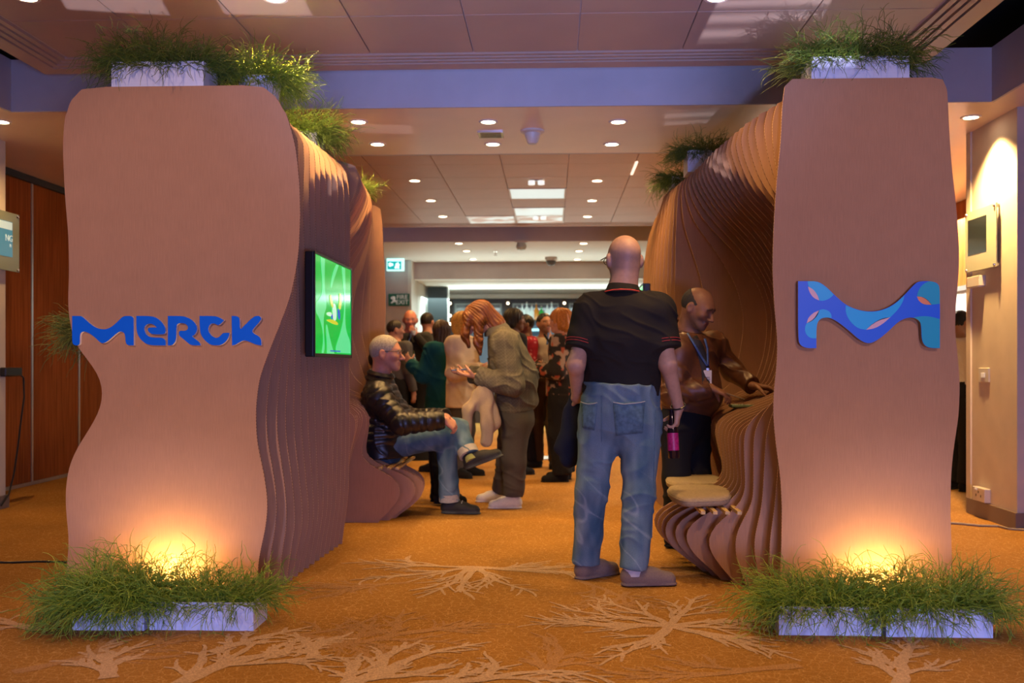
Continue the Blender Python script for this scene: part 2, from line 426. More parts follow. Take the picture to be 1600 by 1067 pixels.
# ---------------------------------------------------------------- downlights
M_lamp = mat('lamp_glow', (1, .9, .7), emit=(1, .74, .46), estr=22.)
M_ring = mat('lamp_ring', (.75, .68, .6), rough=.4)
WARM = (1.0, .57, .19)
def downlight(x, y, z, power, label, group, size=1.9, blend=.7, r=.05, col=WARM, aim=None):
    u = (x-800.0)/FPX; v = (HOR-y)/FPX; t = (z-CAMH)/v
    p = ((u*CY-SY)*t, (u*SY+CY)*t, z)
    return downlight_at(p, power, label, group, size, blend, r, col, aim)
def downlight_at(p, power, label, group, size=1.9, blend=.7, r=.05, col=WARM, aim=None):
    t = thing('downlight', label, 'downlight', p, group)
    MB().lathe((0, 0, 0), [(r, .0), (r, -.006), (r+.016, -.007), (r+.02, -.002), (r+.02, .0)], 24, cap=False).make('trim_ring', M_ring, t, True)
    MB().lathe((0, 0, 0), [(r, -.004), (r*.6, -.0055), (.001, -.006)], 24, cap=False).make('lamp', M_lamp, t, True)
    l = light('downlight_beam', 'SPOT', (0, 0, -.03), aim, power*1.15, col, spot_size=size, spot_blend=blend, shadow_soft_size=.04)
    l.parent = t
    return t
g1 = 'downlights in the lowered soffit'
for r_, ys, nm in ((0, 190, 'front'), (1, 225, 'rear')):
    for xs, side in zip(((560, 763, 966), (590, 770, 956))[r_], ('left', 'middle', 'right')):
        downlight(xs, ys, ZS, 62 if side != 'middle' else 50, f'round downlight in the lowered soffit, {nm} row of three, {side} one', g1)
downlight(1517, 183, ZS, 430, 'round downlight above the right plaster pier beside the tall stand', g1)
downlight(2, 190, ZS, 85, 'round downlight above the left plaster pier at the frame edge', g1, size=2.7)
g2 = 'downlights in the rear ceiling raft'
for r_, ys, nm in ((0, 282, 'first'), (1, 313, 'second'), (2, 338, 'third')):
    for xs, side in zip(((648, 933), (673, 925), (692, 918))[r_], ('left', 'right')):
        downlight(xs, ys, ZR+.012, 95, f'round downlight in the rear ceiling raft, {nm} row from the front, {side} one', g2)
g3 = 'downlights in the far white ceiling'
for r_, ys, nm in ((0, 380, 'front'), (1, 392, 'middle'), (2, 405, 'rear')):
    for xs, side in zip(((717, 813, 912), (729, 905), (739, 902))[r_], ('left', 'centre', 'right') if r_ == 0 else ('left', 'right')):
        downlight(xs, ys, ZS, 40, f'small downlight in the far white ceiling, {nm} row, {side} one', g3)
g4 = 'downlights in the front ceiling raft'
for xs, ys, pw_, nm in ((430, -3, 190, 'above the brightly lit fern on the left stand'), (42, -4, 34, 'at the top left corner of the photograph'),
                    (1120, -4, 26, 'above the passage toward the right stand')):
    downlight(xs, ys, ZR+.012, pw_, f'round downlight in the front ceiling raft {nm}', g4, size=1.9 if xs == 430 else 1.7, col=(1, .66, .27) if xs == 430 else WARM, aim=(.05, .5, -.85) if xs == 430 else None)

for X_, Y_, pw_, nm in ((-1.0, 2.4, 70, 'over the foreground carpet, the left one'), (.0, 2.6, 80, 'over the foreground carpet, the middle one'), (1.2, 2.4, 65, 'over the foreground carpet, the right one'), (.62, 4.72, 85, 'over the bench of the right stand')):
    downlight_at((X_, Y_, ZR+.012), pw_, f'round downlight in the front ceiling raft {nm}', g4, size=1.9, col=(1, .58, .20))

# lit ceiling panels; the rear pair paints reflections on the tiles as mottled glow
def glow_panel(i, j, label, mottled):
    m = bpy.data.materials.new('mottled_glow'); m.use_nodes = True; nt = m.node_tree; N = nt.nodes; L = nt.links
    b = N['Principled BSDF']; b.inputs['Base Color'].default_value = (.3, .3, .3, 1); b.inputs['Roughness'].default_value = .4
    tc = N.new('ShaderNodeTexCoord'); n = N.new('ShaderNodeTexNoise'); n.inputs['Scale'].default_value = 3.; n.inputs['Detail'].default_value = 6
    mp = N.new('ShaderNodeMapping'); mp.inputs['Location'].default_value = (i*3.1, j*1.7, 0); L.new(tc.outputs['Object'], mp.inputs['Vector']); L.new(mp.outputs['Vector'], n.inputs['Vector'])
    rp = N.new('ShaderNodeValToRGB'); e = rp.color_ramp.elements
    e[0].position = .42 if mottled else .1; e[0].color = (.34, .15, .08, 1); e[1].position = .60 if mottled else .45; e[1].color = (.62, .72, .68, 1)
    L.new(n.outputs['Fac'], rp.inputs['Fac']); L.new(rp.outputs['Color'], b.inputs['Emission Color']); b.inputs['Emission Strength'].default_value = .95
    t = thing('ceiling_glow_panel', label, 'light panel', (tx2+i*tw2, ty2+j*th2, ZR+.012), 'lit panels in the rear ceiling raft')
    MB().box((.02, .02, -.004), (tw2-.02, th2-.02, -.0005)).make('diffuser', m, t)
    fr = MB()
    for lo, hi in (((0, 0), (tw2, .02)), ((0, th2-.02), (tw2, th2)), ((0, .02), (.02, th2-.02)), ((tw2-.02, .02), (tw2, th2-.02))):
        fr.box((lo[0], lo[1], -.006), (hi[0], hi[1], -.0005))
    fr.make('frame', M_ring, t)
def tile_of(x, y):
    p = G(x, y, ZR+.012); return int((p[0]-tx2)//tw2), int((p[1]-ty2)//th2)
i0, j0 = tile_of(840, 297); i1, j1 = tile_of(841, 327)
print('PANELS', i0, j0, i1, j1, tw2, th2)
glow_panel(i0, j0, 'square lit ceiling panel, the front one of the three', False)
glow_panel(i1, j1, 'square lit ceiling panel, one row behind the front one', False)
glow_panel(i1-1, j1+1, 'square lit ceiling panel with cloud film, the left rear one', True)
glow_panel(i1, j1+1, 'square lit ceiling panel with cloud film, the rear one on the right', True)

# ceiling fittings
M_plast = mat('ivory_plastic', (.62, .58, .52), rough=.4)
M_chrome = mat('chrome', (.7, .68, .66), rough=.15, metal=1.)
p = G(832, 204, ZS)
t = thing('smoke_detector', 'white conical smoke detector hanging under the lowered soffit', 'smoke detector', p)
MB().lathe((0, 0, 0), [(.09, 0), (.09, -.012), (.075, -.02), (.06, -.022)], 28).make('base', M_plast, t, True)
MB().lathe((0, 0, 0), [(.062, -.022), (.055, -.05), (.042, -.085), (.03, -.1), (.001, -.102)], 28, cap=False).make('sensor', M_plast, t, True)
p = G(767, 209, ZS)
t = thing('ceiling_vent', 'square metal grille set in the lowered soffit beside the smoke detector', 'vent', p)
fr = MB(); a = .095
for lo, hi in (((-a, -a), (a, -a+.018)), ((-a, a-.018), (a, a)), ((-a, -a+.018), (-a+.018, a-.018)), ((a-.018, -a+.018), (a, a-.018))): fr.box((*lo, -.012), (*hi, 0))
fr.make('frame', M_chrome, t)
MB().box((-a+.02, -a+.02, -.004), (a-.02, a-.02, -.001)).make('backing', mat('vent_back', (.35, .2, .18), rough=.15, metal=.8), t)
pr = MB().box((-a+.018, -.004, -.012), (a-.018, .004, -.004)).make('slat', M_chrome, t)
for k in range(-3, 4):
    o = pr if k == -3 else pr.copy()
    if k > -3: link(o, t)
    o.location = (0, k*.02, 0)
for (x, y, nm) in ((838, 281, 'in front of the nearest lit panel'), (843, 337, 'under the rear cloud panel')):
    p = G(x, y, ZR+.012)
    t = thing('emergency_light', f'small twin spot emergency light {nm}', 'emergency light', p, 'twin emergency lights')
    MB().box((-.07, -.03, -.012), (.07, .03, 0)).make('plate', M_plast, t, bevel=.004)
    for sx in (-.05, .05): MB().lathe((sx, 0, 0), [(.035, -.012), (.035, -.05), (.001, -.055)], 18, cap=False).make('lamp', mat('small_lamp', (.9, .9, .9), emit=(.9, 1, .95), estr=.8), t, True)
p = G(815, 378, ZS); p = np.array([p[0], p[1]-.15, ZS])
t = thing('emergency_light', 'white box emergency lamp under the far white ceiling by the middle downlight', 'emergency light', p)
MB().box((-.09, -.06, -.03), (.09, .06, 0)).make('base', M_plast, t, bevel=.006)
MB().lathe((0, 0, 0), [(.06, -.03), (.075, -.09), (.05, -.13), (.001, -.14)], 18, cap=False).make('lens', mat('lens_green', (.5, .62, .55), rough=.2), t, True)
p = G(861, 402, ZS)
t = thing('dome_camera', 'small silver dome camera under the far white ceiling', 'camera', p)
MB().lathe((0, 0, 0), [(.10, 0), (.10, -.05), (.085, -.055)], 24).make('housing', M_plast, t, True)
MB().lathe((0, 0, 0), [(.083, -.055), (.078, -.09), (.055, -.125), (.001, -.14)], 24, cap=False).make('dome', mat('dome_glass', (.12, .12, .12), rough=.08), t, True)
p = G(774, 393, ZS)
t = thing('sprinkler', 'tiny sprinkler head under the far white ceiling', 'sprinkler', p)
MB().lathe((0, 0, 0), [(.035, 0), (.012, -.01), (.012, -.05), (.03, -.055), (.03, -.06)], 14).make('head', M_chrome, t, True)
a, b = G(995, 252, ZR+.01), G(987, 270, ZR+.01)
o = MB().box((-.012, 0, -.012), (.012, .62, 0)).make('ceiling_light_strip', mat('strip_lamp', (1, .95, .85), emit=(1, .85, .7), estr=1.1))
tag(o, 'narrow white light slot in the rear ceiling raft above the right stand', 'light'); o.location = b if b[1] < a[1] else a

# unseen spots added to throw pale rectangles standing in for reflections on the ceiling
def reflection_spot(src, x, y, z, a, b, power, col=(.78, .74, 1.0), stripes=0.):
    u = (x-800.0)/FPX; v = (HOR-y)/FPX; t = (z-CAMH)/v
    tgt = ((u*CY-SY)*t, (u*SY+CY)*t, z)
    o = light('added_reflection_beam', 'SPOT', src, tgt, power, col, spot_size=2.6*max(a, b)+.02, spot_blend=.05, shadow_soft_size=.01)
    L_ = o.data; L_.use_nodes = True; nt = L_.node_tree; N = nt.nodes; K = nt.links
    em = [n for n in N if n.type == 'EMISSION'][0]
    tc = N.new('ShaderNodeTexCoord'); sx = N.new('ShaderNodeSeparateXYZ'); K.new(tc.outputs['Normal'], sx.inputs['Vector'])
    def mth(op, p, q=None):
        n = N.new('ShaderNodeMath'); n.operation = op
        for i, s in enumerate((p, q)):
            if s is None: continue
            if isinstance(s, (int, float)): n.inputs[i].default_value = s
            else: K.new(s, n.inputs[i])
        return n.outputs[0]
    az = mth('ABSOLUTE', sx.outputs['Z'])
    px_, py_ = mth('DIVIDE', sx.outputs['X'], az), mth('DIVIDE', sx.outputs['Y'], az)
    m = mth('MULTIPLY', mth('LESS_THAN', mth('ABSOLUTE', px_), a), mth('LESS_THAN', mth('ABSOLUTE', py_), b))
    if stripes:
        s = mth('MULTIPLY', mth('ADD', mth('SINE', mth('MULTIPLY', py_, stripes)), 1.5), .4)
        m = mth('MULTIPLY', m, mth('MINIMUM', s, 1.0))
    K.new(m, em.inputs['Strength'])
reflection_spot((1.0, -.6, .3), 1195, 34, ZR, .046, .021, 3600, stripes=420.)
reflection_spot((.3, 2.0, .3), 1092, 182, ZS, .042, .017, 620, stripes=360.)
reflection_spot((-.5, 2.0, .3), 580, 201, ZS, .050, .010, 420)
reflection_spot((-1.0, -.6, .3), 175, 4, ZR, .040, .010, 2400)
reflection_spot((-1.0, -.6, .3), 408, 5, ZR, .036, .012, 2400)

# signs on the far wall
def text_mesh(txt, size, material, parent, loc, rot=(PI/2, 0, 0), name='lettering', ext=.002, sx=1., align='CENTER'):
    c = bpy.data.curves.new(name, 'FONT'); c.body = txt; c.size = size; c.extrude = ext; c.align_x = align; c.align_y = 'CENTER'; c.resolution_u = 3
    tmp = bpy.data.objects.new('tmp', c); COL.objects.link(tmp); bpy.context.view_layer.update()
    me = bpy.data.meshes.new_from_object(tmp.evaluated_get(bpy.context.evaluated_depsgraph_get()))
    bpy.data.objects.remove(tmp); bpy.data.curves.remove(c); me.name = name
    me.materials.clear(); me.materials.append(material)
    o = link(bpy.data.objects.new(name, me), parent); o.location = loc; o.rotation_euler = rot; o.scale = (sx, 1, 1); return o
M_sgreen = mat('sign_green', (.015, .16, .10), rough=.5); M_swhite = mat('sign_white', (.8, .82, .8), rough=.5, emit=(.8, .85, .82), estr=.12)
p0, p1 = W(607, 459, 16.58), W(640, 478, 16.58)
t = thing('fire_exit_sign', 'dark green FIRE EXIT sign on the far wall beside the left stand', 'sign', ((p0[0]+p1[0])/2, 16.59, (p0[2]+p1[2])/2))
w, h = (p1[0]-p0[0])/2, (p0[2]-p1[2])/2
MB().box((-w, -.02, -h), (w, 0, h)).make('plate', M_sgreen, t, bevel=.004)
text_mesh('FIRE', .10, M_swhite, t, (w*.30, -.022, h*.42), sx=1.05); text_mesh('EXIT', .10, M_swhite, t, (w*.30, -.022, -h*.42), sx=1.05)
pm = MB()   # running figure pictogram
for a, b, r in (((-.62, .15), (-.50, .15), .02), ((-.75, .2), (-.55, .5), .016), ((-.55, .5), (-.45, .1), .03), ((-.45, .1), (-.6, -.4), .016), ((-.45, .1), (-.35, -.35), .016), ((-.6, -.4), (-.75, -.5), .012)):
    pm.cyl((a[0]*w, -.022, a[1]*h), (b[0]*w, -.022, b[1]*h), r, n=6)
pm.make('pictogram', M_swhite, t)
p0, p1 = W(604, 404, 16.3), W(631, 423, 16.3)
t = thing('exit_sign', 'lit green and white running figure exit sign hung high by the left stand', 'sign', ((p0[0]+p1[0])/2, 16.3, (p0[2]+p1[2])/2))
w, h = (p1[0]-p0[0])/2, (p0[2]-p1[2])/2
MB().box((-w, 0, -h), (w, .06, h)).make('light_box', mat('exit_white', (.8, .9, .9), emit=(.45, .95, .9), estr=1.4), t, bevel=.005)
MB().box((-w*.9, -.006, -h*.78), (w*.72, -.001, h*.55)).make('green_field', mat('exit_green', (0, .3, .28), emit=(0.0, .33, .34), estr=1.1), t)
pm = MB()
for a, b, r in (((.32, .3), (.36, .3), .022), ((.3, .15), (.22, -.25), .03), ((.3, .1), (.5, -.1), .014), ((.3, .12), (.08, .0), .014), ((.22, -.25), (.42, -.4), .018), ((.42, -.4), (.36, -.68), .014), ((.22, -.25), (.0, -.6), .018), ((-.7, 0), (-.25, 0), .02), ((-.7, 0), (-.5, .25), .018), ((-.7, 0), (-.5, -.25), .018)):
    pm.cyl((a[0]*w, -.012, a[1]*h), (b[0]*w, -.012, b[1]*h), r, n=6)
pm.make('pictogram', mat('exit_picto', (.9, 1, .95), emit=(.8, 1, .95), estr=1.3), t)
for k in (-1, 1): MB().cyl((k*w*.6, .03, h), (k*w*.6, .03, ZS-(p0[2]+p1[2])/2), .006, n=6).make('rod', M_alu, t)
# ---------------------------------------------------------------- the two cardboard stands
Y0, ZT, SP, TH = 4.68, 2.447, .105, .008
M_kraft = kraft('kraft_board', (.43, .235, .130)); M_kedge = kraft_edge('kraft_cut_edge')
PLT_R = [(404,941),(402,900),(404,870),(412,840),(418,800),(417,770),(410,730),(401,690),(399,640),(405,590),(420,550),(440,500),(455,460),(466,400),(469,340),(468,290),(462,230),(450,185),(432,152),(410,135),(380,128)]
PLT_L = [(98,941),(103,900),(106,870),(108,840),(104,810),(102,770),(107,730),(120,700),(140,670),(157,640),(161,615),(157,590),(140,565),(118,540),(108,500),(106,470),(108,430),(107,370),(101,300),(98,230),(100,190),(110,158),(130,137),(165,128)]
PRT_L = [(1218,941),(1221,850),(1222,790),(1219,740),(1213,700),(1208,650),(1209,610),(1214,570),(1215,530),(1210,480),(1207,420),(1209,350),(1213,290),(1220,220),(1222,170),(1226,135),(1238,119)]
PRT_R = [(1489,941),(1487,860),(1485,800),(1486,740),(1490,700),(1498,650),(1500,600),(1497,560),(1492,520),(1493,480),(1498,430),(1499,390),(1494,320),(1487,260),(1483,200),(1480,140),(1472,122),(1455,117)]
ZZ = np.linspace(0, 1, 76); ZZ = np.concatenate([ZZ[ZZ < .94]*ZT/1.0, np.linspace(.945, 1, 14)*ZT]); ZZ[-1] = ZT
def trace(pts):
    P = np.array([W(x, y, Y0) for x, y in pts]); z = np.clip(P[:, 2], 0, ZT); z[-1] = ZT; z[0] = 0
    z, x = z, P[:, 0]
    o = np.argsort(z, kind='stable'); return smooth_z(np.interp(ZZ, z[o], x[o]), 1.2)
def smooth_z(a, s):
    k = np.exp(-.5*(np.arange(-6, 7)/s)**2); k /= k.sum()
    b = np.convolve(np.pad(a, 6, mode='edge'), k, mode='valid')
    b[-6:] = a[-6:]; return b
def key(pairs, s=1.6):
    p = np.array(pairs, dtype=float); return smooth_z(np.interp(ZZ, p[:, 0], p[:, 1]), s)
LIP = lambda x, d=.03, e=.12: [(2.30, x), (2.38, x+d*.5), (2.42, x+d), (2.447, x+e)]
TR_RL, TR_RR, TR_LL, TR_LR = trace(PRT_L), trace(PRT_R), trace(PLT_L), trace(PLT_R)
def cave(x0): return [(.86, x0+.06), (.885, x0+.26), (.95, x0+.42), (1.2, x0+.50), (1.45, x0+.52), (1.65, x0+.46)]
KR = [
 (.105, key([(0,1.05),(.25,1.03),(.45,1.06),(.7,1.08),(1.0,1.12),(1.4,1.15),(1.9,1.14),(2.2,1.12)]+LIP(1.13))),
 (.21, key([(0,1.02),(.25,.975),(.42,1.02),(.6,1.03),(.8,1.04),(.95,1.10),(1.4,1.2),(1.8,1.17),(2.1,1.12)]+LIP(1.12))),
 (.315, key([(0,.98),(.1,.93),(.22,.90),(.33,.93),(.41,1.0),(.6,1.0),(.8,1.0),(.9,1.06),(1.0,1.16),(1.4,1.28),(1.7,1.24),(1.95,1.15),(2.15,1.10)]+LIP(1.09))),
 (.42, key([(0,.95),(.08,.86),(.18,.785),(.27,.79),(.34,.86),(.39,.955),(.47,.985),(.6,.975),(.8,.97),(.87,1.03),(.93,1.12),(1.0,1.24),(1.4,1.36),(1.7,1.32),(1.9,1.2),(2.1,1.11)]+LIP(1.07))),
 (.55, key([(0,.90),(.06,.80),(.15,.69),(.23,.66),(.31,.69),(.36,.79),(.40,.955),(.48,.99),(.65,.965),(.8,.965)]+cave(.97)+[(1.88,1.24),(2.08,1.10)]+LIP(1.04))),
 (.75, key([(0,.85),(.06,.72),(.14,.62),(.22,.59),(.31,.62),(.36,.72),(.40,.955),(.48,.99),(.65,.965),(.8,.965)]+cave(.97)+[(1.9,1.26),(2.1,1.08)]+LIP(1.01))),
 (1.05, key([(0,.83),(.06,.70),(.14,.60),(.22,.565),(.31,.59),(.36,.70),(.40,.955),(.48,.99),(.65,.965),(.8,.965)]+cave(.97)+[(1.9,1.28),(2.1,1.08)]+LIP(.985))),
 (1.22, key([(0,.88),(.06,.78),(.14,.69),(.22,.66),(.31,.69),(.36,.78),(.40,.965),(.48,1.01),(.65,.965),(.8,.955)]+cave(.96)+[(1.9,1.28),(2.1,1.08)]+LIP(.97))),
 (1.36, key([(0,1.12),(.3,1.1),(.5,1.05),(.68,.98),(.8,.955)]+cave(.96)+[(1.9,1.28),(2.1,1.08)]+LIP(.955))),
 (1.9, key([(0,1.1),(.3,1.08),(.5,1.02),(.68,.97),(.8,.945)]+cave(.95)+[(1.9,1.26),(2.1,1.06)]+LIP(.93))),
 (2.15, key([(0,1.05),(.3,1.02),(.5,.98),(.68,.94),(.8,.92)]+cave(.93)+[(1.9,1.2),(2.1,1.0)]+LIP(.91))),
 (2.28, key([(0,.93),(.3,.92),(.6,.91),(.85,.93),(1.0,1.05),(1.4,1.12),(1.7,1.08),(1.9,1.0),(2.1,.92)]+LIP(.90))),
 (2.42, key([(0,.88),(.3,.90),(.8,.86),(1.2,.87),(1.6,.86),(2.0,.87)]+LIP(.885))),
 (3.0, key([(0,.86),(.3,.89),(.7,.82),(1.2,.80),(1.6,.77),(2.0,.79)]+LIP(.83))),
 (3.6, key([(0,.84),(.3,.87),(.7,.80),(1.2,.76),(1.6,.735),(2.0,.76),(2.2,.80),(2.3,.84),(2.36,.88),(2.42,.97),(2.447,1.08)])),
]
CL = -.33
KL = [
 (.105, .72*TR_LR+.28*key([(0,-1.33),(.3,-1.29),(.8,-1.34),(1.2,-1.32),(2.25,-1.31),(2.36,-1.35),(2.42,-1.41),(2.447,-1.5)])),
 (.26, .30*TR_LR+.70*key([(0,-1.33),(.3,-1.28),(.8,-1.34),(1.2,-1.32),(2.25,-1.33),(2.36,-1.36),(2.42,-1.41),(2.447,-1.5)])),
 (.5, key([(0,-1.35),(.3,-1.28),(.8,-1.33),(1.2,-1.33),(2.0,-1.35),(2.30,-1.34),(2.38,-1.38),(2.42,-1.42),(2.447,-1.5)])),
 (1.0, key([(0,-1.33),(.3,-1.28),(.8,-1.27),(1.2,-1.29),(2.0,-1.32),(2.30,-1.32),(2.38,-1.36),(2.42,-1.40),(2.447,-1.5)])),
 (1.5, key([(0,-1.31),(.3,-1.27),(.8,-1.26),(1.2,-1.265),(2.0,-1.255),(2.25,-1.265),(2.33,-1.29),(2.40,-1.35),(2.447,-1.46)])),
 (1.6, CL-.06-key([(0,1.0),(.3,.98),(.6,.97),(.85,.98),(1.0,1.15),(1.4,1.25),(1.7,1.2),(1.9,1.12),(2.1,1.0)]+LIP(.95))),
]
for s, nm in ((1.78, 2.15), (2.0, 1.9), (2.2, 1.36), (2.33, 1.22), (2.5, 1.05), (2.8, .75), (3.0, .55), (3.13, .42), (3.25, .315), (3.38, .21), (3.49, .105)):
    a = [k[1] for k in KR if abs(k[0]-nm) < 1e-6][0]
    KL.append((s, CL-.02-a))
KL.append((3.6, CL-TR_RL))
def interp_s(K, s):
    ss = [k[0] for k in K]
    if s <= ss[0]: return K[0][1]
    if s >= ss[-1]: return K[-1][1]
    i = max(j for j in range(len(ss)) if ss[j] <= s); i = min(i, len(ss)-2)
    t = (s-ss[i])/(ss[i+1]-ss[i]); t = t*.6+.4*(t*t*(3-2*t))
    return K[i][1]*(1-t)+K[i+1][1]*t
def sheet(poly, y, parent, off):
    m = MB().prism(poly, y, y+TH); n = len(poly)
    return mesh_py('cardboard_sheet', m.V, m.F, None, parent, off=off, mats=[M_kraft, M_kedge], midx=[0, 0]+[1]*n)
def poly_of(inner, outer, z=None):
    P = [(x, z) for x, z in zip(inner, ZZ)]; Q = [(x, z) for x, z in zip(outer, ZZ)]
    return P+Q[::-1]
cx = (TR_RL.mean()+TR_RR.mean())/2
stand_r = thing('cardboard_stand', 'layered brown cardboard stand on the right with bench, carrying the blue wave emblem', 'exhibition stand', (cx, Y0, 0), 'layered cardboard stands')
nS = int(3.6/SP)
for k in range(nS+1):
    s = k*SP; y = Y0+s
    inner = TR_RL if k == 0 else interp_s(KR, s)
    outer = TR_RR-.0*s if k == 0 else TR_RR*.5+.5*np.roll(TR_RR, 3)-.05-.03*math.sin(s*2.2)
    if k: outer[-6:] = TR_RR[-6:]-.05
    sheet(poly_of(inner, outer), y, stand_r, (cx, Y0, 0))
cl = (TR_LL.mean()+TR_LR.mean())/2
stand_l = thing('cardboard_stand', 'layered brown cardboard stand on the left carrying blue lettering and a screen', 'exhibition stand', (cl, Y0, 0), 'layered cardboard stands')
for k in range(nS+1):
    s = k*SP; y = Y0+s
    inner = TR_LR if k == 0 else interp_s(KL, s)
    outer = TR_LL if k == 0 else TR_LL+.06+.03*math.sin(s*2.0)
    sheet(poly_of(outer, inner), y, stand_l, (cl, Y0, 0))
# pale spacer slats at the bench seats
M_slat = mat('spacer_wood', (.62, .42, .16), rough=.6, noise=.25, nscale=60)
for x in (.74, .80, .86, .92):
    MB().box((x, Y0+.31, .372), (x+.022, Y0+1.24, .388)).make('slat', M_slat, stand_r, off=(cx, Y0, 0))
for x in (.74, .80, .86, .92):
    MB().box((CL-.02-x-.022, Y0+2.34, .372), (CL-.02-x, Y0+3.2, .388)).make('slat', M_slat, stand_l, off=(cl, Y0, 0))
for st_, c_, xa, xb in ((stand_r, cx, 1.6, 1.64), (stand_l, cl, -1.98, -1.94)):     # hidden spine rails that hold the sheets
    for z in (.5, 1.3, 2.0): MB().box((xa, Y0+.02, z), (xb, Y0+3.5, z+.05)).make('spine_rail', M_slat, st_, off=(c_, Y0, 0))

# seat cushions on the right bench
M_cush = mat('cushion_felt', (.40, .30, .17), rough=.95, noise=.12, nscale=90, bump=.3, bscale=300)
def cushion(pts, y0, label, z=.396):
    poly = chaikin(pts, 3); n = len(poly)
    c = np.mean(poly, axis=0); V = []; Fc = []
    prof = [(.94, 0), (1.0, .012), (1.0, .034), (.965, .044), (.85, .048), (.5, .049)]
    for sc, dz in prof:
        for p in poly: V.append(((p[0]-c[0])*sc+c[0], (p[1]-c[1])*sc+c[1], z+dz))
    for k in range(len(prof)-1):
        for i in range(n): j = (i+1) % n; Fc.append([k*n+i, k*n+j, (k+1)*n+j, (k+1)*n+i])
    Fc.append(list(range(n))[::-1]); Fc.append([(len(prof)-1)*n+i for i in range(n)])
    t = thing('seat_cushion', label, 'cushion', (c[0], c[1], z), 'tan seat cushions on the cardboard bench')
    mesh_py('pad', V, Fc, M_cush, t, True, off=(c[0], c[1], z))
    MB().tube([(p[0]-c[0], p[1]-c[1], .030) for p in [((q[0]-c[0])*1.0+c[0], (q[1]-c[1])*1.0+c[1]) for q in poly[::2]]], .004, 5, True).make('piping', M_cush, t, True)
def cush_pts(pix, z): return [tuple(G(x, y, z)[:2]) for x, y in pix]
cushion(cush_pts([(1042,762),(1050,757),(1085,756),(1120,757),(1138,762),(1143,771),(1138,777),(1100,779),(1070,780),(1054,774),(1045,768)], .44), 0, 'tan felt cushion, the front one on the bench')
cushion(cush_pts([(1040,748),(1042,742),(1060,740),(1100,740),(1120,742),(1130,748),(1128,754),(1100,755),(1060,755.5),(1046,753)], .44), 0, 'tan felt cushion behind the front one on the bench')

# ---------------------------------------------------------------- blue lettering and emblem
M_blue = mat('letter_blue', (.001, .135, .74), rough=.6, spec=.12); M_edge = mat('acrylic_edge', (.75, .72, .72), rough=.25)
A = lambda pts: [((p[0]/9.41+105, p[1]/9.41+480)+tuple(p[2:])) for p in pts]
B = lambda pts: [((p[0]/9.41+255, p[1]/9.41+480)+tuple(p[2:])) for p in pts]
LET = {
'M': A([(100,130,1),(215,130),(250,140),(330,215),(430,295),(520,325),(600,325),(680,290),(760,220),(830,150),(870,130),(950,130),(990,145),(1003,180),(1003,562,1),(930,562),(895,545),(882,500),(878,420),(860,375),(820,358),(775,368),(700,430),(630,495),(560,533),(510,520),(440,450),(370,395),(310,365),(265,358),(230,376),(215,420),(215,535),(195,562),(150,562),(115,545),(100,510)]),
'E': A([(1040,130,1),(1230,130),(1330,150),(1410,215),(1460,290),(1470,340),(1465,385),(1440,400),(1300,400),(1250,390),(1215,355),(1205,320),(1225,300),(1340,298,1),(1300,260),(1245,240),(1190,255),(1155,300),(1160,350),(1190,410),(1250,445),(1410,447),(1455,470),(1470,500),(1470,562,1),(1260,562),(1170,535),(1090,460),(1050,380),(1040,300)]),
'R': B([(90,130,1),(300,130),(400,160),(480,220),(520,290),(515,360),(480,410),(440,425),(480,460),(560,520),(570,562,1),(450,562),(400,540),(320,470),(255,420),(250,380),(265,345),(340,350),(385,330),(385,280),(350,245),(290,232),(235,245),(215,280),(215,480),(170,550),(140,562),(90,562,1)]),
'C': B([(555,130,1),(770,130),(840,150),(915,195,1),(840,270),(810,260),(760,235),(710,250),(680,310),(690,370),(740,430),(800,455),(850,435),(890,385),(915,378),(995,378,1),(985,440),(930,520),(860,560),(800,562),(720,555),(640,500),(580,420),(558,330)]),
'K': B([(1025,130,1),(1090,130),(1130,150),(1145,190),(1145,310),(1160,325),(1210,270),(1330,155),(1380,130),(1430,130),(1458,155),(1455,195),(1340,320),(1325,360),(1350,390),(1430,430),(1460,490),(1460,562,1),(1390,555),(1290,510),(1210,485),(1150,510),(1080,555),(1030,562,1)]),
}
o_ = W(262, 517, Y0)
sgn = thing('lettering_sign', 'raised bright blue lettering on the front panel of the left cardboard stand', 'sign', (o_[0], Y0, o_[2]))
def flat_poly(pts, yfront, thick, name, parent, m1, m2, off):
    poly = [tuple(W(x, y, Y0)[[0, 2]]) for x, y in chaikin(pts, 2)]
    q = MB().prism(poly, yfront, yfront+thick); n = len(poly)
    o = mesh_py(name, q.V, q.F, None, parent, off=off, mats=[m1, m2], midx=[0, 0]+[1]*n)
    bm = bmesh.new(); bm.from_mesh(o.data); bmesh.ops.recalc_face_normals(bm, faces=bm.faces); bm.to_mesh(o.data); bm.free()
    return o
for c in 'MERCK': flat_poly(LET[c], Y0-.019, .0185, 'letter', sgn, M_blue, M_edge, (o_[0], Y0, o_[2]))
C3 = lambda pts: [((p[0]/6.4+1230, p[1]/6.4+430)+tuple(p[2:])) for p in pts]
o_ = W(1354, 492, Y0)
emb = thing('wave_emblem', 'blue and cyan wave shaped emblem on the front panel of the right cardboard stand', 'sign', (o_[0], Y0, o_[2]))
M_eblue = mat('emblem_blue', (.002, .13, .80), rough=.4); M_cyan = mat('emblem_cyan', (.0, .45, .85), rough=.4); M_teal = mat('emblem_teal', (.0, .38, .55), rough=.4)
M_pink = mat('emblem_pink', (.78, .47, .50), rough=.4); M_coral = mat('emblem_coral', (.85, .28, .12), rough=.4); M_eedge = mat('emblem_edge', (.10, .05, .035), rough=.5)
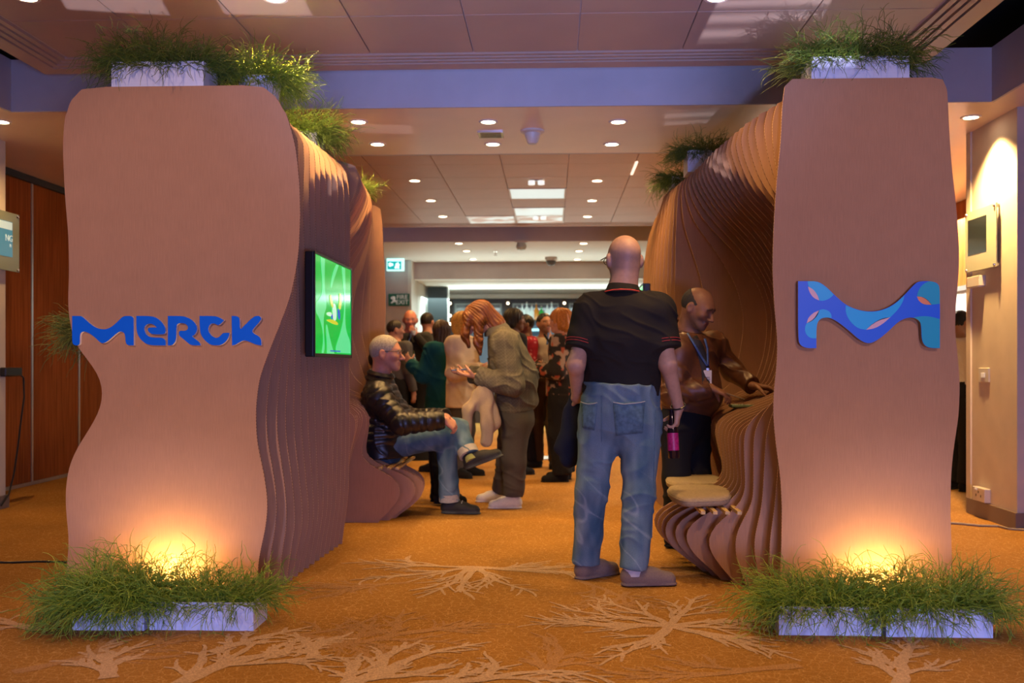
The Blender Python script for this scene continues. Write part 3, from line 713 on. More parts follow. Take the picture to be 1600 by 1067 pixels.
flat_poly(C3([(90,65,1),(250,65),(310,78),(380,130),(460,210),(560,300),(680,350),(800,370),(920,355),(1040,300),(1150,200),(1240,100),(1290,65),(1420,65),(1480,90),(1498,140),(1498,730,1),(1410,730),(1350,710),(1315,650),(1312,500),(1290,450),(1230,425),(1160,430),(1080,470),(980,570),(880,650),(790,690),(700,650),(600,560),(500,480),(420,432),(350,422),(300,445),(272,500),(272,730,1),(170,730),(110,700),(90,640)]), Y0-.035, .0345, 'body', emb, M_eblue, M_eedge, (o_[0], Y0, o_[2]))
for pts, m in (
 ([(185,66,1),(250,66,1),(310,82),(380,134),(443,200,1),(400,240),(340,262),(300,258,1),(290,215),(250,155),(190,115,1)], M_cyan),
 ([(188,118,1),(245,150),(285,210),(298,256,1),(240,230),(200,170)], M_pink),
 ([(300,352,1),(340,342),(395,360),(420,395),(422,430,1),(350,425),(300,446),(273,500),(271,632,1),(210,632),(165,590),(155,530),(175,483,1),(250,440)], M_cyan),
 ([(175,483,1),(190,430),(240,380),(300,355,1),(280,410),(230,460)], M_pink),
 ([(562,306,1),(680,354),(800,374),(920,359),(1040,305),(1145,207,1),(1130,270),(1080,350),(1005,424,1),(900,450),(830,490),(765,548,1),(680,535),(600,460),(562,380)], M_cyan),
 ([(765,548,1),(830,485),(920,435),(1005,424,1),(930,490),(850,535)], M_pink),
 ([(1385,68,1),(1420,67),(1478,93),(1496,140),(1496,290,1),(1412,300,1),(1370,250),(1320,222),(1270,216,1),(1285,150),(1330,95)], M_teal),
 ([(1270,218,1),(1330,222),(1380,255),(1414,300,1),(1340,298),(1290,265)], M_coral),
 ([(1235,425,1),(1330,410),(1420,420),(1496,442,1),(1496,729,1),(1410,728),(1350,707),(1317,650),(1314,500),(1290,454)], M_teal)):
    flat_poly(C3(pts), Y0-.0362, .0012, 'inlay', emb, m, m, (o_[0], Y0, o_[2]))

# ---------------------------------------------------------------- screens on the stands
M_black = mat('black_plastic', (.012, .012, .013), rough=.35)
M_scr = mat('screen_green', (0, .05, .01), rough=.12, emit=(.0, .50, .055), estr=1.0)
M_scr2 = mat('screen_pale', (0, .05, .02), rough=.12, emit=(.12, .74, .28), estr=1.0)
def tv(x, y0, y1, z0, z1, sgnx, label):
    """screen whose face looks along sgnx; frame width along Y"""
    t = thing('wall_screen', label, 'screen', (x, y0, z0), 'green screens on the cardboard stands')
    w, h = y1-y0, z1-z0
    def bx(ya, yb, za, zb, d0, d1): 
        a, b = sorted((sgnx*d0, sgnx*d1)); return (a, ya, za), (b, yb, zb)
    MB().box(*bx(0, w, 0, h, -.05, -.004)).make('casing', M_black, t, bevel=.006)
    MB().box(*bx(.35*w, .65*w, .3*h, .7*h, -.16, -.05)).make('bracket', M_black, t)
    fr = MB(); b = .012
    for lo, hi in (((0, 0), (w, b*1.6)), ((0, h-b), (w, h)), ((0, b*1.6), (b, h-b)), ((w-b, b*1.6), (w, h-b))): fr.box(*bx(lo[0], hi[0], lo[1], hi[1], -.004, .004))
    fr.make('bezel', M_black, t)
    MB().box(*bx(b, w-b, b*1.6, h-b, -.004, .0)).make('display', M_scr, t)
    def shape(pts, m, nm='graphic', d=.0012):
        poly = chaikin(pts, 2); V = [(sgnx*d, p[0]*w, p[1]*h) for p in poly]
        mesh_py(nm, V, [list(range(len(V)))], m, t)
    M2 = M_scr2
    for pts in ([(.14,.97,1),(.25,.97,1),(.24,.75),(.26,.6),(.30,.5),(.22,.42),(.22,.25),(.25,.1),(.22,.04,1),(.17,.04,1),(.21,.15),(.2,.26),(.12,.38),(.03,.42),(.03,.52),(.12,.56),(.2,.66)],
                [(.55,.97,1),(.62,.97,1),(.48,.8),(.42,.7),(.38,.72),(.46,.88)],
                [(.70,.97,1),(.80,.97,1),(.82,.7),(.80,.5),(.82,.3),(.97,.18),(.97,.05,1),(.56,.05,1),(.52,.1),(.66,.25),(.76,.42),(.78,.6),(.74,.8)],
                [(.30,.04,1),(.50,.04,1),(.44,.1),(.36,.22),(.30,.34),(.27,.3),(.30,.15)]): shape(pts, M2)
    My = mat('screen_yellow', (.1, .1, 0), rough=.15, emit=(.62, .60, .03), estr=1.0); Mb = mat('screen_blue', (0, 0, .1), rough=.15, emit=(.02, .08, .55), estr=1.0)
    Mw = mat('screen_white', (.1, .1, .1), rough=.15, emit=(.55, .85, .62), estr=1.0)
    shape([(.36,.62),(.40,.64),(.44,.58),(.47,.52),(.44,.50),(.38,.55)], My, d=.0024); shape([(.62,.68),(.68,.68),(.70,.58),(.66,.5),(.60,.52),(.63,.6)], My, d=.0024)
    shape([(.26,.37),(.42,.39),(.58,.37),(.60,.34),(.48,.34),(.36,.355)], My, d=.0024); shape([(.58,.52),(.64,.5),(.66,.42),(.62,.39),(.58,.44)], Mb, d=.0024)
    shape([(.40,.42),(.44,.45),(.45,.4),(.42,.38)], Mb, d=.0024); shape([(.44,.55),(.52,.56),(.56,.46),(.54,.38),(.46,.38),(.44,.46)], Mw, d=.0023)
    shape([(.30,.45),(.42,.46),(.42,.41),(.28,.42)], Mw, d=.0022)
    shape([(.38,.060,1),(.66,.060,1),(.66,.072,1),(.38,.072,1)], Mb, d=.0022)
    return t
# left: face at X ~ -1.19
yA, yB = None, None
xs = -1.235
def y_at(px, X):
    # Y where the vertical plane X meets pixel column px
    u = (px-800.0)/FPX; return X*(u*SY+CY)/(u*CY-SY)
ya, yb = y_at(491, xs), y_at(549, xs)
zt = W(491, 392, ya)[2]; zb_ = W(491, 557.5, ya)[2]
print('TV', ya, yb, zb_, zt)
tv(xs, ya, yb, zb_, zt, 1, 'flat screen showing green graphics, on the side of the left cardboard stand')
xs2 = .66
tv(xs2, 7.25, 8.15, zb_, zt, -1, 'flat screen half hidden behind the shoulder of the man in the black polo shirt')
# ---------------------------------------------------------------- planters with trailing green strands
def foliage_mat(name, c1, c2):
    m = bpy.data.materials.new(name); m.use_nodes = True; nt = m.node_tree; N = nt.nodes; L = nt.links; b = N['Principled BSDF']
    a = N.new('ShaderNodeAttribute'); a.attribute_name = 'tint'; L.new(a.outputs['Color'], b.inputs['Base Color'])
    b.inputs['Roughness'].default_value = .45; b.inputs['Specular IOR Level'].default_value = .35
    b.inputs['Subsurface Weight'].default_value = 0
    return m
M_leaf = foliage_mat('fern_strand', 0, 0)
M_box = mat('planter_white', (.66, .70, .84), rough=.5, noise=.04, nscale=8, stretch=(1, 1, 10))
M_soil = mat('soil', (.03, .02, .012), rough=.95)
def strands(name, parent, starts, dirs, lens, rng, r0=.0023, droop=1.0, base=(.07, .17, .012), tip=(.26, .38, .035), floorz=None, fork=3, curl=.20):
    """bundle of thin forked strands, one mesh; starts/dirs in local coordinates of parent"""
    allP, allR, allT = [], [], []
    def grow(p, d, L, r, t0):
        n = len(p); K = 6; P = np.zeros((n, K, 3)); P[:, 0] = p; dd = d.copy()
        for k in range(1, K):
            dd = dd+rng.normal(0, curl, (n, 3)); dd[:, 2] -= droop*(.05+.10*k/K)*(.5+rng.random(n))
            dd /= np.linalg.norm(dd, axis=1, keepdims=True)
            P[:, k] = P[:, k-1]+dd*(L/(K-1))[:, None]
        if floorz is not None:
            P[:, :, 2] = np.maximum(P[:, :, 2], floorz+.004+rng.random((n, K))*.01)
        allP.append(P); allR.append(np.linspace(1, .45, K)[None]*r[:, None]); allT.append(np.clip(t0[:, None]+np.linspace(0, .45, K)[None], 0, 1))
        return P, dd
    n = len(starts); r = np.full(n, r0); t = rng.random(n)*.5
    P, dd = grow(starts, dirs, lens, r, t)
    for f in range(fork):
        k = rng.integers(2, 6, n); q = P[np.arange(n), k]; d = P[np.arange(n), k]-P[np.arange(n), k-1]
        d /= np.linalg.norm(d, axis=1, keepdims=True)+1e-9; d = d+rng.normal(0, .45, (n, 3)); d /= np.linalg.norm(d, axis=1, keepdims=True)
        grow(q, d, lens*rng.uniform(.3, .6, n), r*.75, t+.2)
    P = np.concatenate(allP); R = np.concatenate(allR); T = np.concatenate(allT)
    n, K, _ = P.shape
    D = np.gradient(P, axis=1); D /= np.linalg.norm(D, axis=2, keepdims=True)+1e-9
    ref = np.tile(np.array([.3, .5, .81]), (n, K, 1)); U = np.cross(D, ref); U /= np.linalg.norm(U, axis=2, keepdims=True)+1e-9; Vv = np.cross(D, U)
    ring = []
    for i in range(3):
        a = 2*PI*i/3; ring.append(P+(U*math.cos(a)+Vv*math.sin(a))*R[:, :, None])
    V = np.stack(ring, axis=2).reshape(-1, 3)
    idx = np.arange(n*K*3).reshape(n, K, 3); Fq = []
    for i in range(3):
        j = (i+1) % 3
        Fq.append(np.stack([idx[:, :-1, i], idx[:, :-1, j], idx[:, 1:, j], idx[:, 1:, i]], axis=-1).reshape(-1, 4))
    hue = rng.random(n)[:, None, None]
    tt = np.repeat(T[:, :, None], 3, axis=2)[..., None]
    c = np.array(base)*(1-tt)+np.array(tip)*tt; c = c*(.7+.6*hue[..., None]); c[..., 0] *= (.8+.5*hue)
    o = mesh_np(name, V, np.concatenate(Fq), M_leaf, parent, True, tint=c.reshape(-1, 3))
    o['kind'] = 'stuff'; return o
def planter(loc, w, d, h, label, n=700, L=.26, rotz=0, group='white planter boxes with trailing green strands', droop=1.0, seed=0, floorz=None, box=True,
            bias=(0, 0, 0), base=(.07, .17, .012), tip=(.26, .38, .035), up=.55, round_=False):
    t = thing('fern_planter', label, 'planter', loc, group); t.rotation_euler.z = rotz
    if round_:
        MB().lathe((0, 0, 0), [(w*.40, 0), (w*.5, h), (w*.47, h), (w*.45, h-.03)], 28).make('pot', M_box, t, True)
    else:
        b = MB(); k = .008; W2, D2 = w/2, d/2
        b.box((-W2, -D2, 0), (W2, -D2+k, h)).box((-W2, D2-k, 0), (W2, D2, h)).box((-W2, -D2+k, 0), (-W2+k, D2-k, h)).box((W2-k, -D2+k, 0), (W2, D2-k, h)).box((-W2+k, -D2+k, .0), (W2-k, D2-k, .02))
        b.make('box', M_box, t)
    MB().box((-w*.44 if not round_ else -w*.3, -d*.40 if not round_ else -w*.3, h-.05), (w*.44 if not round_ else w*.3, d*.40 if not round_ else w*.3, h-.03)).make('soil', M_soil, t)
    rng = np.random.default_rng(100+seed)
    u = rng.uniform(-1, 1, (n, 2)); st = np.stack([u[:, 0]*w*.47, u[:, 1]*d*.44, np.full(n, h-.02)], 1)
    dr = np.stack([u[:, 0]*.75+rng.normal(0, .45, n)+bias[0], u[:, 1]*.75+rng.normal(0, .45, n)+bias[1], rng.uniform(.15, 1.0, n)*up*2+bias[2]], 1)
    dr /= np.linalg.norm(dr, axis=1, keepdims=True)
    strands('foliage', t, st, dr, L*rng.uniform(.55, 1.25, n), rng, droop=droop, floorz=None if floorz is None else floorz, base=base, tip=tip)
    return t
# bottom left pair, in front of the left stand
hb = .118
def bottom(x0, x1, yb, label, seed, **k):
    a, b = G(x0, yb), G(x1, yb); w = np.linalg.norm(b-a); d = .20
    c = (a+b)/2; return planter((c[0], c[1]+d/2, 0), w, d, hb, label, seed=seed, floorz=0.0, **k)
bottom(112, 226, 985, 'low white planter on the floor by the left stand, the left one of its pair', 1, n=1050, L=.20, droop=1.35, bias=(-.35, -.18, .0), up=.50)
bottom(232, 397, 985, 'low white planter on the floor by the left stand, the right one of its pair', 2, n=620, L=.16, droop=1.2, bias=(.05, -.05, .05), up=.50)
bottom(1218, 1376, 993, 'low white planter on the floor by the right stand, the left one of its pair', 3, n=800, L=.18, droop=1.3, bias=(-.12, -.05, .0), up=.50)
bottom(1386, 1550, 996, 'low white planter on the floor by the right stand, the right one of its pair', 4, n=800, L=.18, droop=1.25, bias=(.08, -.02, .02), up=.50)
# top planters
def top(x0, x1, Y, z, h, label, seed, d=.2, **k):
    a, b = W(x0, 100, Y), W(x1, 100, Y); w = b[0]-a[0]
    return planter(((a[0]+b[0])/2, Y+d/2, z), w, d, h, label, seed=seed, **k)
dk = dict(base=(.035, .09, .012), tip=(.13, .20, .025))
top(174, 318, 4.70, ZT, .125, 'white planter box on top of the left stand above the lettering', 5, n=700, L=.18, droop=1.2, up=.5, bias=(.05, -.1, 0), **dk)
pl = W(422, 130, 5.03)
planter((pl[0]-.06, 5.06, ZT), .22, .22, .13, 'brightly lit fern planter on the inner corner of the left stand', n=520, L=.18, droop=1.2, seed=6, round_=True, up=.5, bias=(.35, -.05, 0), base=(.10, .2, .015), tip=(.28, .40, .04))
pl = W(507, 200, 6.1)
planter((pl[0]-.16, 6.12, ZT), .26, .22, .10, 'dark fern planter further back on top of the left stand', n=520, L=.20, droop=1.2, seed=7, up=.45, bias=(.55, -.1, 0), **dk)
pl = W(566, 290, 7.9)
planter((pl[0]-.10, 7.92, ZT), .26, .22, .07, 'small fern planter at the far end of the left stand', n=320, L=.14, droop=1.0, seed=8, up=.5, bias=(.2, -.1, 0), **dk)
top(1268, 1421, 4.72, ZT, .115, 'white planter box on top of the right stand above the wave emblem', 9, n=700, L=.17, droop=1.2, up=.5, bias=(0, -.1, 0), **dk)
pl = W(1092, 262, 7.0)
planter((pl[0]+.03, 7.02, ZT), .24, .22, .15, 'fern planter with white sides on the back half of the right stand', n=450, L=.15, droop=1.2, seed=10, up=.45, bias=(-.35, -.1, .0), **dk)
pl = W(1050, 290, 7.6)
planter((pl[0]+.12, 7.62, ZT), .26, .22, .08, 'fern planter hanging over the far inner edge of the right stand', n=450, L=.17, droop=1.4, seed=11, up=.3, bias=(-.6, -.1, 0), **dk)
# fern peeking out behind the left stand, sitting on its side shelf
pl = W(112, 520, 5.1)
planter((pl[0]+.19, 5.1, 1.20), .12, .30, .10, 'fern planter clipped to the outer side of the left stand', n=420, L=.19, droop=1.1, seed=12, up=.5, bias=(-1.3, -.25, .05), base=(.09, .13, .02), tip=(.2, .24, .04))

# small uplights behind the floor planters
M_glow = mat('uplight_glow', (1, .8, .5), emit=(1, .66, .26), estr=60.)
def uplight(x, label, power):
    p = W(x, 900, Y0-.085)
    t = thing('floor_uplight', label, 'uplight', (p[0], p[1], 0), 'floor uplights behind the planters')
    MB().lathe((0, 0, 0), [(.045, 0), (.045, .03), (.04, .05), (.036, .05), (.034, .044)], 24).make('housing', M_black, t, True)
    MB().lathe((0, 0, 0), [(.034, .046), (.001, .047)], 24, cap=False).make('lamp', M_glow, t, True)
    l = light('uplight_beam', 'SPOT', (0, 0, .06), (0, .12, .6), power, (1, .60, .20), spot_size=2.5, spot_blend=.6, shadow_soft_size=.03); l.parent = t
    l = light('uplight_glow', 'POINT', (0, 0, .085), None, power*.45, (1, .58, .18), shadow_soft_size=.02); l.parent = t
uplight(262, 'small round uplight on the floor behind the left pair of planters', 20)
uplight(1378, 'small round uplight on the floor behind the right pair of planters', 18)
# ---------------------------------------------------------------- figures: signed-distance sculpting
def nrm(v): v = np.asarray(v, float); return v/(np.linalg.norm(v)+1e-12)
def V3(*a): return np.array(a, dtype=float)
class SDF:
    def __init__(s, h): s.h = h; s.ops = []
    def _add(s, fn, lo, hi, k, mode): s.ops.append((fn, np.asarray(lo, float), np.asarray(hi, float), k, mode)); return s
    def cone(s, a, b, ra, rb, k=.02, flat=None, cut=False, mode='u', cut0=False):
        a = np.asarray(a, float); b = np.asarray(b, float); R = max(ra, rb)
        n, q = (nrm(flat[0]), flat[1]) if flat else (None, 1)
        ba = b-a; l2 = float(ba@ba)+1e-12; L = math.sqrt(l2)
        def fn(X, Y, Z):
            px, py, pz = X-a[0], Y-a[1], Z-a[2]; bx = ba.copy()
            ax = None
            if cut or cut0: ax = (px*ba[0]+py*ba[1]+pz*ba[2])/L
            if n is not None:
                c = (px*n[0]+py*n[1]+pz*n[2])*(1/q-1); px = px+c*n[0]; py = py+c*n[1]; pz = pz+c*n[2]
                bx = bx+n*float(ba@n)*(1/q-1)
            t = np.clip((px*bx[0]+py*bx[1]+pz*bx[2])/float(bx@bx), 0, 1)
            d = np.sqrt((px-t*bx[0])**2+(py-t*bx[1])**2+(pz-t*bx[2])**2)-(ra+(rb-ra)*t)
            if n is not None: d = d*(q if q < 1 else 1)**.5
            if cut: d = np.maximum(d, ax-L)
            if cut0: d = np.maximum(d, -ax)
            return d
        e = R*max(1, q)
        return s._add(fn, np.minimum(a, b)-e, np.maximum(a, b)+e, k, mode)
    def ell(s, c, r, ax=None, k=.02, mode='u'):
        c = np.asarray(c, float); r = np.asarray(r, float); A = np.eye(3) if ax is None else np.asarray(ax, float)
        def fn(X, Y, Z):
            p = [X-c[0], Y-c[1], Z-c[2]]
            q = [(p[0]*A[i][0]+p[1]*A[i][1]+p[2]*A[i][2]) for i in range(3)]
            k0 = np.sqrt((q[0]/r[0])**2+(q[1]/r[1])**2+(q[2]/r[2])**2); k1 = np.sqrt((q[0]/r[0]**2)**2+(q[1]/r[1]**2)**2+(q[2]/r[2]**2)**2)
            return k0*(k0-1)/(k1+1e-9)
        e = r.max(); return s._add(fn, c-e, c+e, k, mode)
    def clip(s, pt, n, k=0.0):
        """keep the side away from n, over everything added so far"""
        pt = np.asarray(pt, float); n = nrm(n)
        fn = lambda X, Y, Z: (X-pt[0])*n[0]+(Y-pt[1])*n[1]+(Z-pt[2])*n[2]
        return s._add(fn, None, None, k, 'clip')
    def mesh(s, lim=None):
        h = s.h; bx = [(o[1], o[2]) for o in s.ops if o[4] == 'u']
        lo = np.min([b[0] for b in bx], 0)-3*h; hi = np.max([b[1] for b in bx], 0)+3*h
        n = np.ceil((hi-lo)/h).astype(int)+1; v = np.full(n, .3, dtype=np.float32)
        g = [lo[i]+h*np.arange(n[i]) for i in range(3)]
        for fn, a, b, k, mode in s.ops:
            if mode == 'clip': sl = [slice(0, n[i]) for i in range(3)]
            else:
                m = .03+k; i0 = np.maximum(0, np.floor((a-m-lo)/h).astype(int)); i1 = np.minimum(n, np.ceil((b+m-lo)/h).astype(int)+1)
                sl = [slice(i0[i], i1[i]) for i in range(3)]
            X = g[0][sl[0]][:, None, None]; Y = g[1][sl[1]][None, :, None]; Z = g[2][sl[2]][None, None, :]
            d = fn(X, Y, Z).astype(np.float32); cur = v[tuple(sl)]
            if mode == 'u':
                if k > 0:
                    hh = np.maximum(k-np.abs(cur-d), 0)/k; v[tuple(sl)] = np.minimum(cur, d)-hh*hh*k*.25
                else: v[tuple(sl)] = np.minimum(cur, d)
            elif mode == 's':
                if k > 0:
                    hh = np.maximum(k-np.abs(cur+d), 0)/k; v[tuple(sl)] = np.maximum(cur, -d)+hh*hh*k*.25
                else: v[tuple(sl)] = np.maximum(cur, -d)
            else: v[tuple(sl)] = np.maximum(cur, d)
        return nets(v, lo, h)
def nets(v, lo, h):
    ins = v < 0
    n = v.shape; c = [m-1 for m in n]
    cnt = np.zeros(c, dtype=np.int8)
    for dx in (0, 1):
        for dy in (0, 1):
            for dz in (0, 1): cnt += ins[dx:dx+c[0], dy:dy+c[1], dz:dz+c[2]]
    act = (cnt > 0) & (cnt < 8); I = np.argwhere(act); m = len(I)
    idx = np.full(c, -1, dtype=np.int32); idx[tuple(I.T)] = np.arange(m)
    S = np.zeros((m, 3)); C = np.zeros(m)
    cor = [(x, y, z) for x in (0, 1) for y in (0, 1) for z in (0, 1)]
    val = {q: v[I[:, 0]+q[0], I[:, 1]+q[1], I[:, 2]+q[2]] for q in cor}
    for a in cor:
        for ax in range(3):
            if a[ax]: continue
            b = list(a); b[ax] = 1; b = tuple(b); va, vb = val[a], val[b]; cr = (va < 0) != (vb < 0)
            t = np.where(cr, va/(va-vb+1e-12), 0)
            P = np.tile(np.array(a, float), (m, 1)); P[:, ax] += t; S[cr] += P[cr]; C[cr] += 1
    Vt = lo+h*(I+S/C[:, None])
    Q = []
    for ax in range(3):
        u, w = [(1, 2), (2, 0), (0, 1)][ax]
        s0 = [slice(1, n[i]-1) for i in range(3)]; s1 = list(s0); s0[ax] = slice(0, n[ax]-1); s1[ax] = slice(1, n[ax])
        A = ins[tuple(s0)]; B_ = ins[tuple(s1)]; off = np.array([1, 1, 1]); off[ax] = 0
        for flip, cr in ((False, A & ~B_), (True, ~A & B_)):
            E = np.argwhere(cr)+off
            def ii(du, dw):
                q = E.copy(); q[:, u] -= du; q[:, w] -= dw; return idx[q[:, 0], q[:, 1], q[:, 2]]
            f = np.stack([ii(0, 0), ii(1, 0), ii(1, 1), ii(0, 1)], 1)
            Q.append(f[:, ::-1] if flip else f)
    return Vt, np.concatenate(Q)
def vnormals(V, Fq):
    d1 = V[Fq[:, 2]]-V[Fq[:, 0]]; d2 = V[Fq[:, 3]]-V[Fq[:, 1]]; fn = np.cross(d1, d2); N = np.zeros_like(V)
    for i in range(4): np.add.at(N, Fq[:, i], fn)
    return N/(np.linalg.norm(N, axis=1, keepdims=True)+1e-12)
_P = np.random.default_rng(3).random((32, 32, 32))
def vnoise(p):
    i = np.floor(p).astype(int); f = p-i; f = f*f*(3-2*f); r = 0
    for dx in (0, 1):
        for dy in (0, 1):
            for dz in (0, 1):
                w = (f[:, 0] if dx else 1-f[:, 0])*(f[:, 1] if dy else 1-f[:, 1])*(f[:, 2] if dz else 1-f[:, 2])
                r = r+w*_P[(i[:, 0]+dx) % 32, (i[:, 1]+dy) % 32, (i[:, 2]+dz) % 32]
    return r*2-1
def segpar(V, a, b):
    ba = b-a; t = np.clip(((V-a)@ba)/(ba@ba), 0, 1); return t, np.linalg.norm(V-a-t[:, None]*ba, axis=1)
def folds(V, N, segs, amp, freq=26., seed=0, dirn=None):
    """cloth creases: ridged noise stretched across each limb"""
    q = V+seed*3.17
    w = vnoise(q*7)*.5
    r = 1-np.abs(vnoise(np.stack([q[:, 0]*6+w, q[:, 1]*6+w*.7, q[:, 2]*freq*.55+w*3+q[:, 0]*7], 1)))
    r2 = vnoise(q*14)
    return V+N*((r**3-.35)*amp+r2*amp*.35)[:, None]

def head_prims(S, c, f, u, s=1., ears=True, nose=1., neck=None, jaw=1., neck_r=.056):
    f = nrm(f); u = nrm(np.asarray(u)-f*(np.asarray(u)@f)); r = np.cross(f, u)
    P = lambda a, b, z: c+s*(r*a+f*b+u*z); A = [r, f, u]
    S.ell(P(0, -.012, .025), np.array([.077, .097, .089])*s, A, k=.0)
    S.cone(P(0, .030, .0), P(0, .048, -.07), .062*s, .036*s*jaw, k=.03*s)
    for q in (-1, 1):
        S.cone(P(q*.046, .0, -.03), P(q*.016, .055, -.085), .030*s*jaw, .022*s*jaw, k=.025*s)
        S.ell(P(q*.040, .058, -.022), np.array([.026, .026, .024])*s, A, k=.02*s)
    S.ell(P(0, .068, -.098), np.array([.022, .018, .016])*s, A, k=.02*s)
    S.cone(P(-.036, .078, .020), P(.036, .078, .020), .012*s, .012*s, k=.018*s)
    for q in (-1, 1): S.ell(P(q*.032, .099, .001), np.array([.018, .014, .011])*s, A, k=.012*s, mode='s')
    S.cone(P(0, .086, .004), P(0, .107*nose, -.034), .009*s, .013*s, k=.012*s)
    for q in (-1, 1): S.ell(P(q*.011, .096, -.039), np.array([.009, .012, .008])*s, A, k=.006*s)
    S.cone(P(-.017, .083, -.061), P(.017, .083, -.061), .0085*s, .0085*s, k=.008*s)
    S.cone(P(-.014, .081, -.074), P(.014, .081, -.074), .0085*s, .0085*s, k=.008*s)
    S.cone(P(-.018, .097, -.0672), P(.018, .097, -.0672), .0035*s, .0035*s, k=.004*s, mode='s')
    if ears:
        for q in (-1, 1):
            S.ell(P(q*.083, -.010, -.008), np.array([.013, .022, .034])*s, [nrm(r+f*.35*q), nrm(f-r*.35*q), u], k=.008*s)
            S.ell(P(q*.096, .0, -.004), np.array([.010, .012, .020])*s, A, k=.005*s, mode='s')
    if neck is not None: S.cone(neck, P(0, -.028, -.05), neck_r*s*1.06, neck_r*s, k=.03*s)
    return r, f, u
def hand_prims(S, w, d, n, th, s=1., curl=(.25, .3, .35, .4), thumb=0., spread=1.):
    """w wrist, d finger direction, n palm normal, th thumb side"""
    d = nrm(d); n = nrm(np.asarray(n)-d*(np.asarray(n)@d)); th = nrm(np.asarray(th)-d*(np.asarray(th)@d)-n*(np.asarray(th)@n))
    offs = (.030, .010, -.010, -.029); lens = (.070, .079, .073, .057); kn = (.088, .092, .088, .080)
    S.cone(w-d*.01, w+d*.03, .026*s, .028*s, k=.02, flat=(n, .62))
    for i in range(4):
        K = w+s*(d*kn[i]+th*offs[i])
        S.cone(w+s*(d*.025+th*offs[i]*.6), K, .0145*s, .0115*s, k=.012*s)
        a = 0.; p = K; dd0 = nrm(d+th*offs[i]*2.2*spread)
        for j, (fr, rr) in enumerate(((.45, .0095), (.31, .0085), (.24, .0075))):
            a += curl[i]*(1. if j else .8); dd = nrm(dd0*math.cos(a)+n*math.sin(a)); q = p+dd*lens[i]*fr*s
            S.cone(p, q, rr*s, (rr-.001)*s, k=.003*s); p = q
    p = w+s*(d*.022+th*.026)
    for L, rr, v in ((.045, .0135, d*.62+th*.72+n*(.30+thumb)), (.033, .0115, d*.85+th*.30+n*(.35+thumb*1.4)), (.027, .0100, d*.92+th*.05+n*(.35+thumb*1.8))):
        q = p+nrm(v)*L*s; S.cone(p, q, rr*s, (rr-.0012)*s, k=.010*s if rr > .013 else .004*s); p = q
    return p
def shoe_prims(S, ank, toe, L=.27, wd=.047, hgt=.085, base=0.):
    """ankle ground contact direction; toe = horizontal unit vector"""
    t = nrm([toe[0], toe[1], 0]); r = np.array([t[1], -t[0], 0]); heel = np.array([ank[0], ank[1], base])-t*.055
    z = np.array([0, 0, 1.])
    S.cone(heel+z*.038+t*.035, heel+z*.036+t*L*.55, wd*.88, wd*.98, k=.0)
    S.cone(heel+z*.036+t*L*.5, heel+z*.026+t*(L-.05), wd*1.0, wd*.84, k=.02)
    S.cone(heel+z*.05+t*.035, heel+z*hgt+t*.05, wd*.88, wd*.86, k=.02); S.cone(heel+z*.08+t*.06, heel+z*.05+t*L*.55, wd*.7, wd*.6, k=.03)
    S.cone(heel+z*.006+t*.035, heel+z*.006+t*(L-.045), wd*.98, wd*.90, k=.004, flat=(z, .25))
    S.clip(heel+z*.001, -z)

M_SK = {}
def skin(name, col, rough=.5):
    if name not in M_SK: M_SK[name] = mat(name, col, rough=rough, noise=.06, nscale=60, attr=True, spec=.35)
    return M_SK[name]
def cloth(name, col, rough=.85, noise=.06, nscale=120, attr=False, **k): return mat(name, col, rough=rough, noise=noise, nscale=nscale, spec=.25, attr=attr, **k)
M_eye = mat('eye_white', (.65, .62, .58), rough=.25); M_iris = mat('eye_iris', (.03, .018, .01), rough=.2)

def body_tint(V, base, hd, stub=None, brow=(.03, .02, .015), lip=1.):
    T = np.tile(np.array(base), (len(V), 1))
    c, r, f, u, s = hd
    a = (V-c)@r/s; b = (V-c)@f/s; z = (V-c)@u/s
    face = (b > .045) & (np.abs(z) < .14) & (np.abs(a) < .1)
    T[face & (np.abs(a) < .022) & (z > -.083) & (z < -.055) & (b > .07)] *= np.array([.95, .62, .62])
    br = face & (np.abs(z-.022-.006*np.cos(a*60)) < .0055) & (np.abs(a) > .012) & (np.abs(a) < .052)
    if brow is not None: T[br] = T[br]*.25+np.array(brow)*.75
    if stub is not None:
        m = np.clip((-.035-z)/.02, 0, 1)*np.clip((b+.02)/.03, 0, 1)*(np.abs(z) < .125)
        m = m*(.55+.0*z); lipm = (np.abs(a) < .02) & (z > -.08) & (z < -.057); m[lipm] *= .2
        T = T*(1-m[:, None]*.6)+np.array(stub)*m[:, None]*.6
    return T
def eyes(root, c, r, f, u, s, off):
    for q in (-1, 1):
        p = c+s*(r*q*.031+f*.0775+u*.001)
        o = MB().lathe((0, 0, 0), [(.0005, -.012), (.007, -.0095), (.0110, -.004), (.0110, .004), (.007, .0095), (.0058, .0105)], 14, ax=f, cap=False).make('eye', M_eye, root, True)
        o.location = p-off; o.scale = (s, s, s)
        i = MB().lathe((0, 0, 0), [(.006, .0103), (.0035, .0118), (.0003, .0122)], 14, ax=f, cap=False).make('iris', M_iris, o, True)

def hair_mesh(root, S, material, V0, N0fn, amp, freq, c, u, seed, off, name='hair', f=None):
    V, Fq = S.mesh(); N = vnormals(V, Fq)
    r_ = np.cross(nrm(f), nrm(u)) if f is not None else np.array([1., 0, 0])
    ff = nrm(f) if f is not None else np.array([0, 1., 0])
    p = V-c; th = np.arctan2(p@r_, p@ff); rad = np.linalg.norm(p, axis=1)
    g = np.sin(th*freq+vnoise(V*22+seed)*2.2)*.6+vnoise(np.stack([th*freq*.9, rad*9, V[:, 2]*6], 1)+seed)*.8
    V = V+N*(g*amp)[:, None]
    return mesh_np(name, V, Fq, material, root, True, off=off)

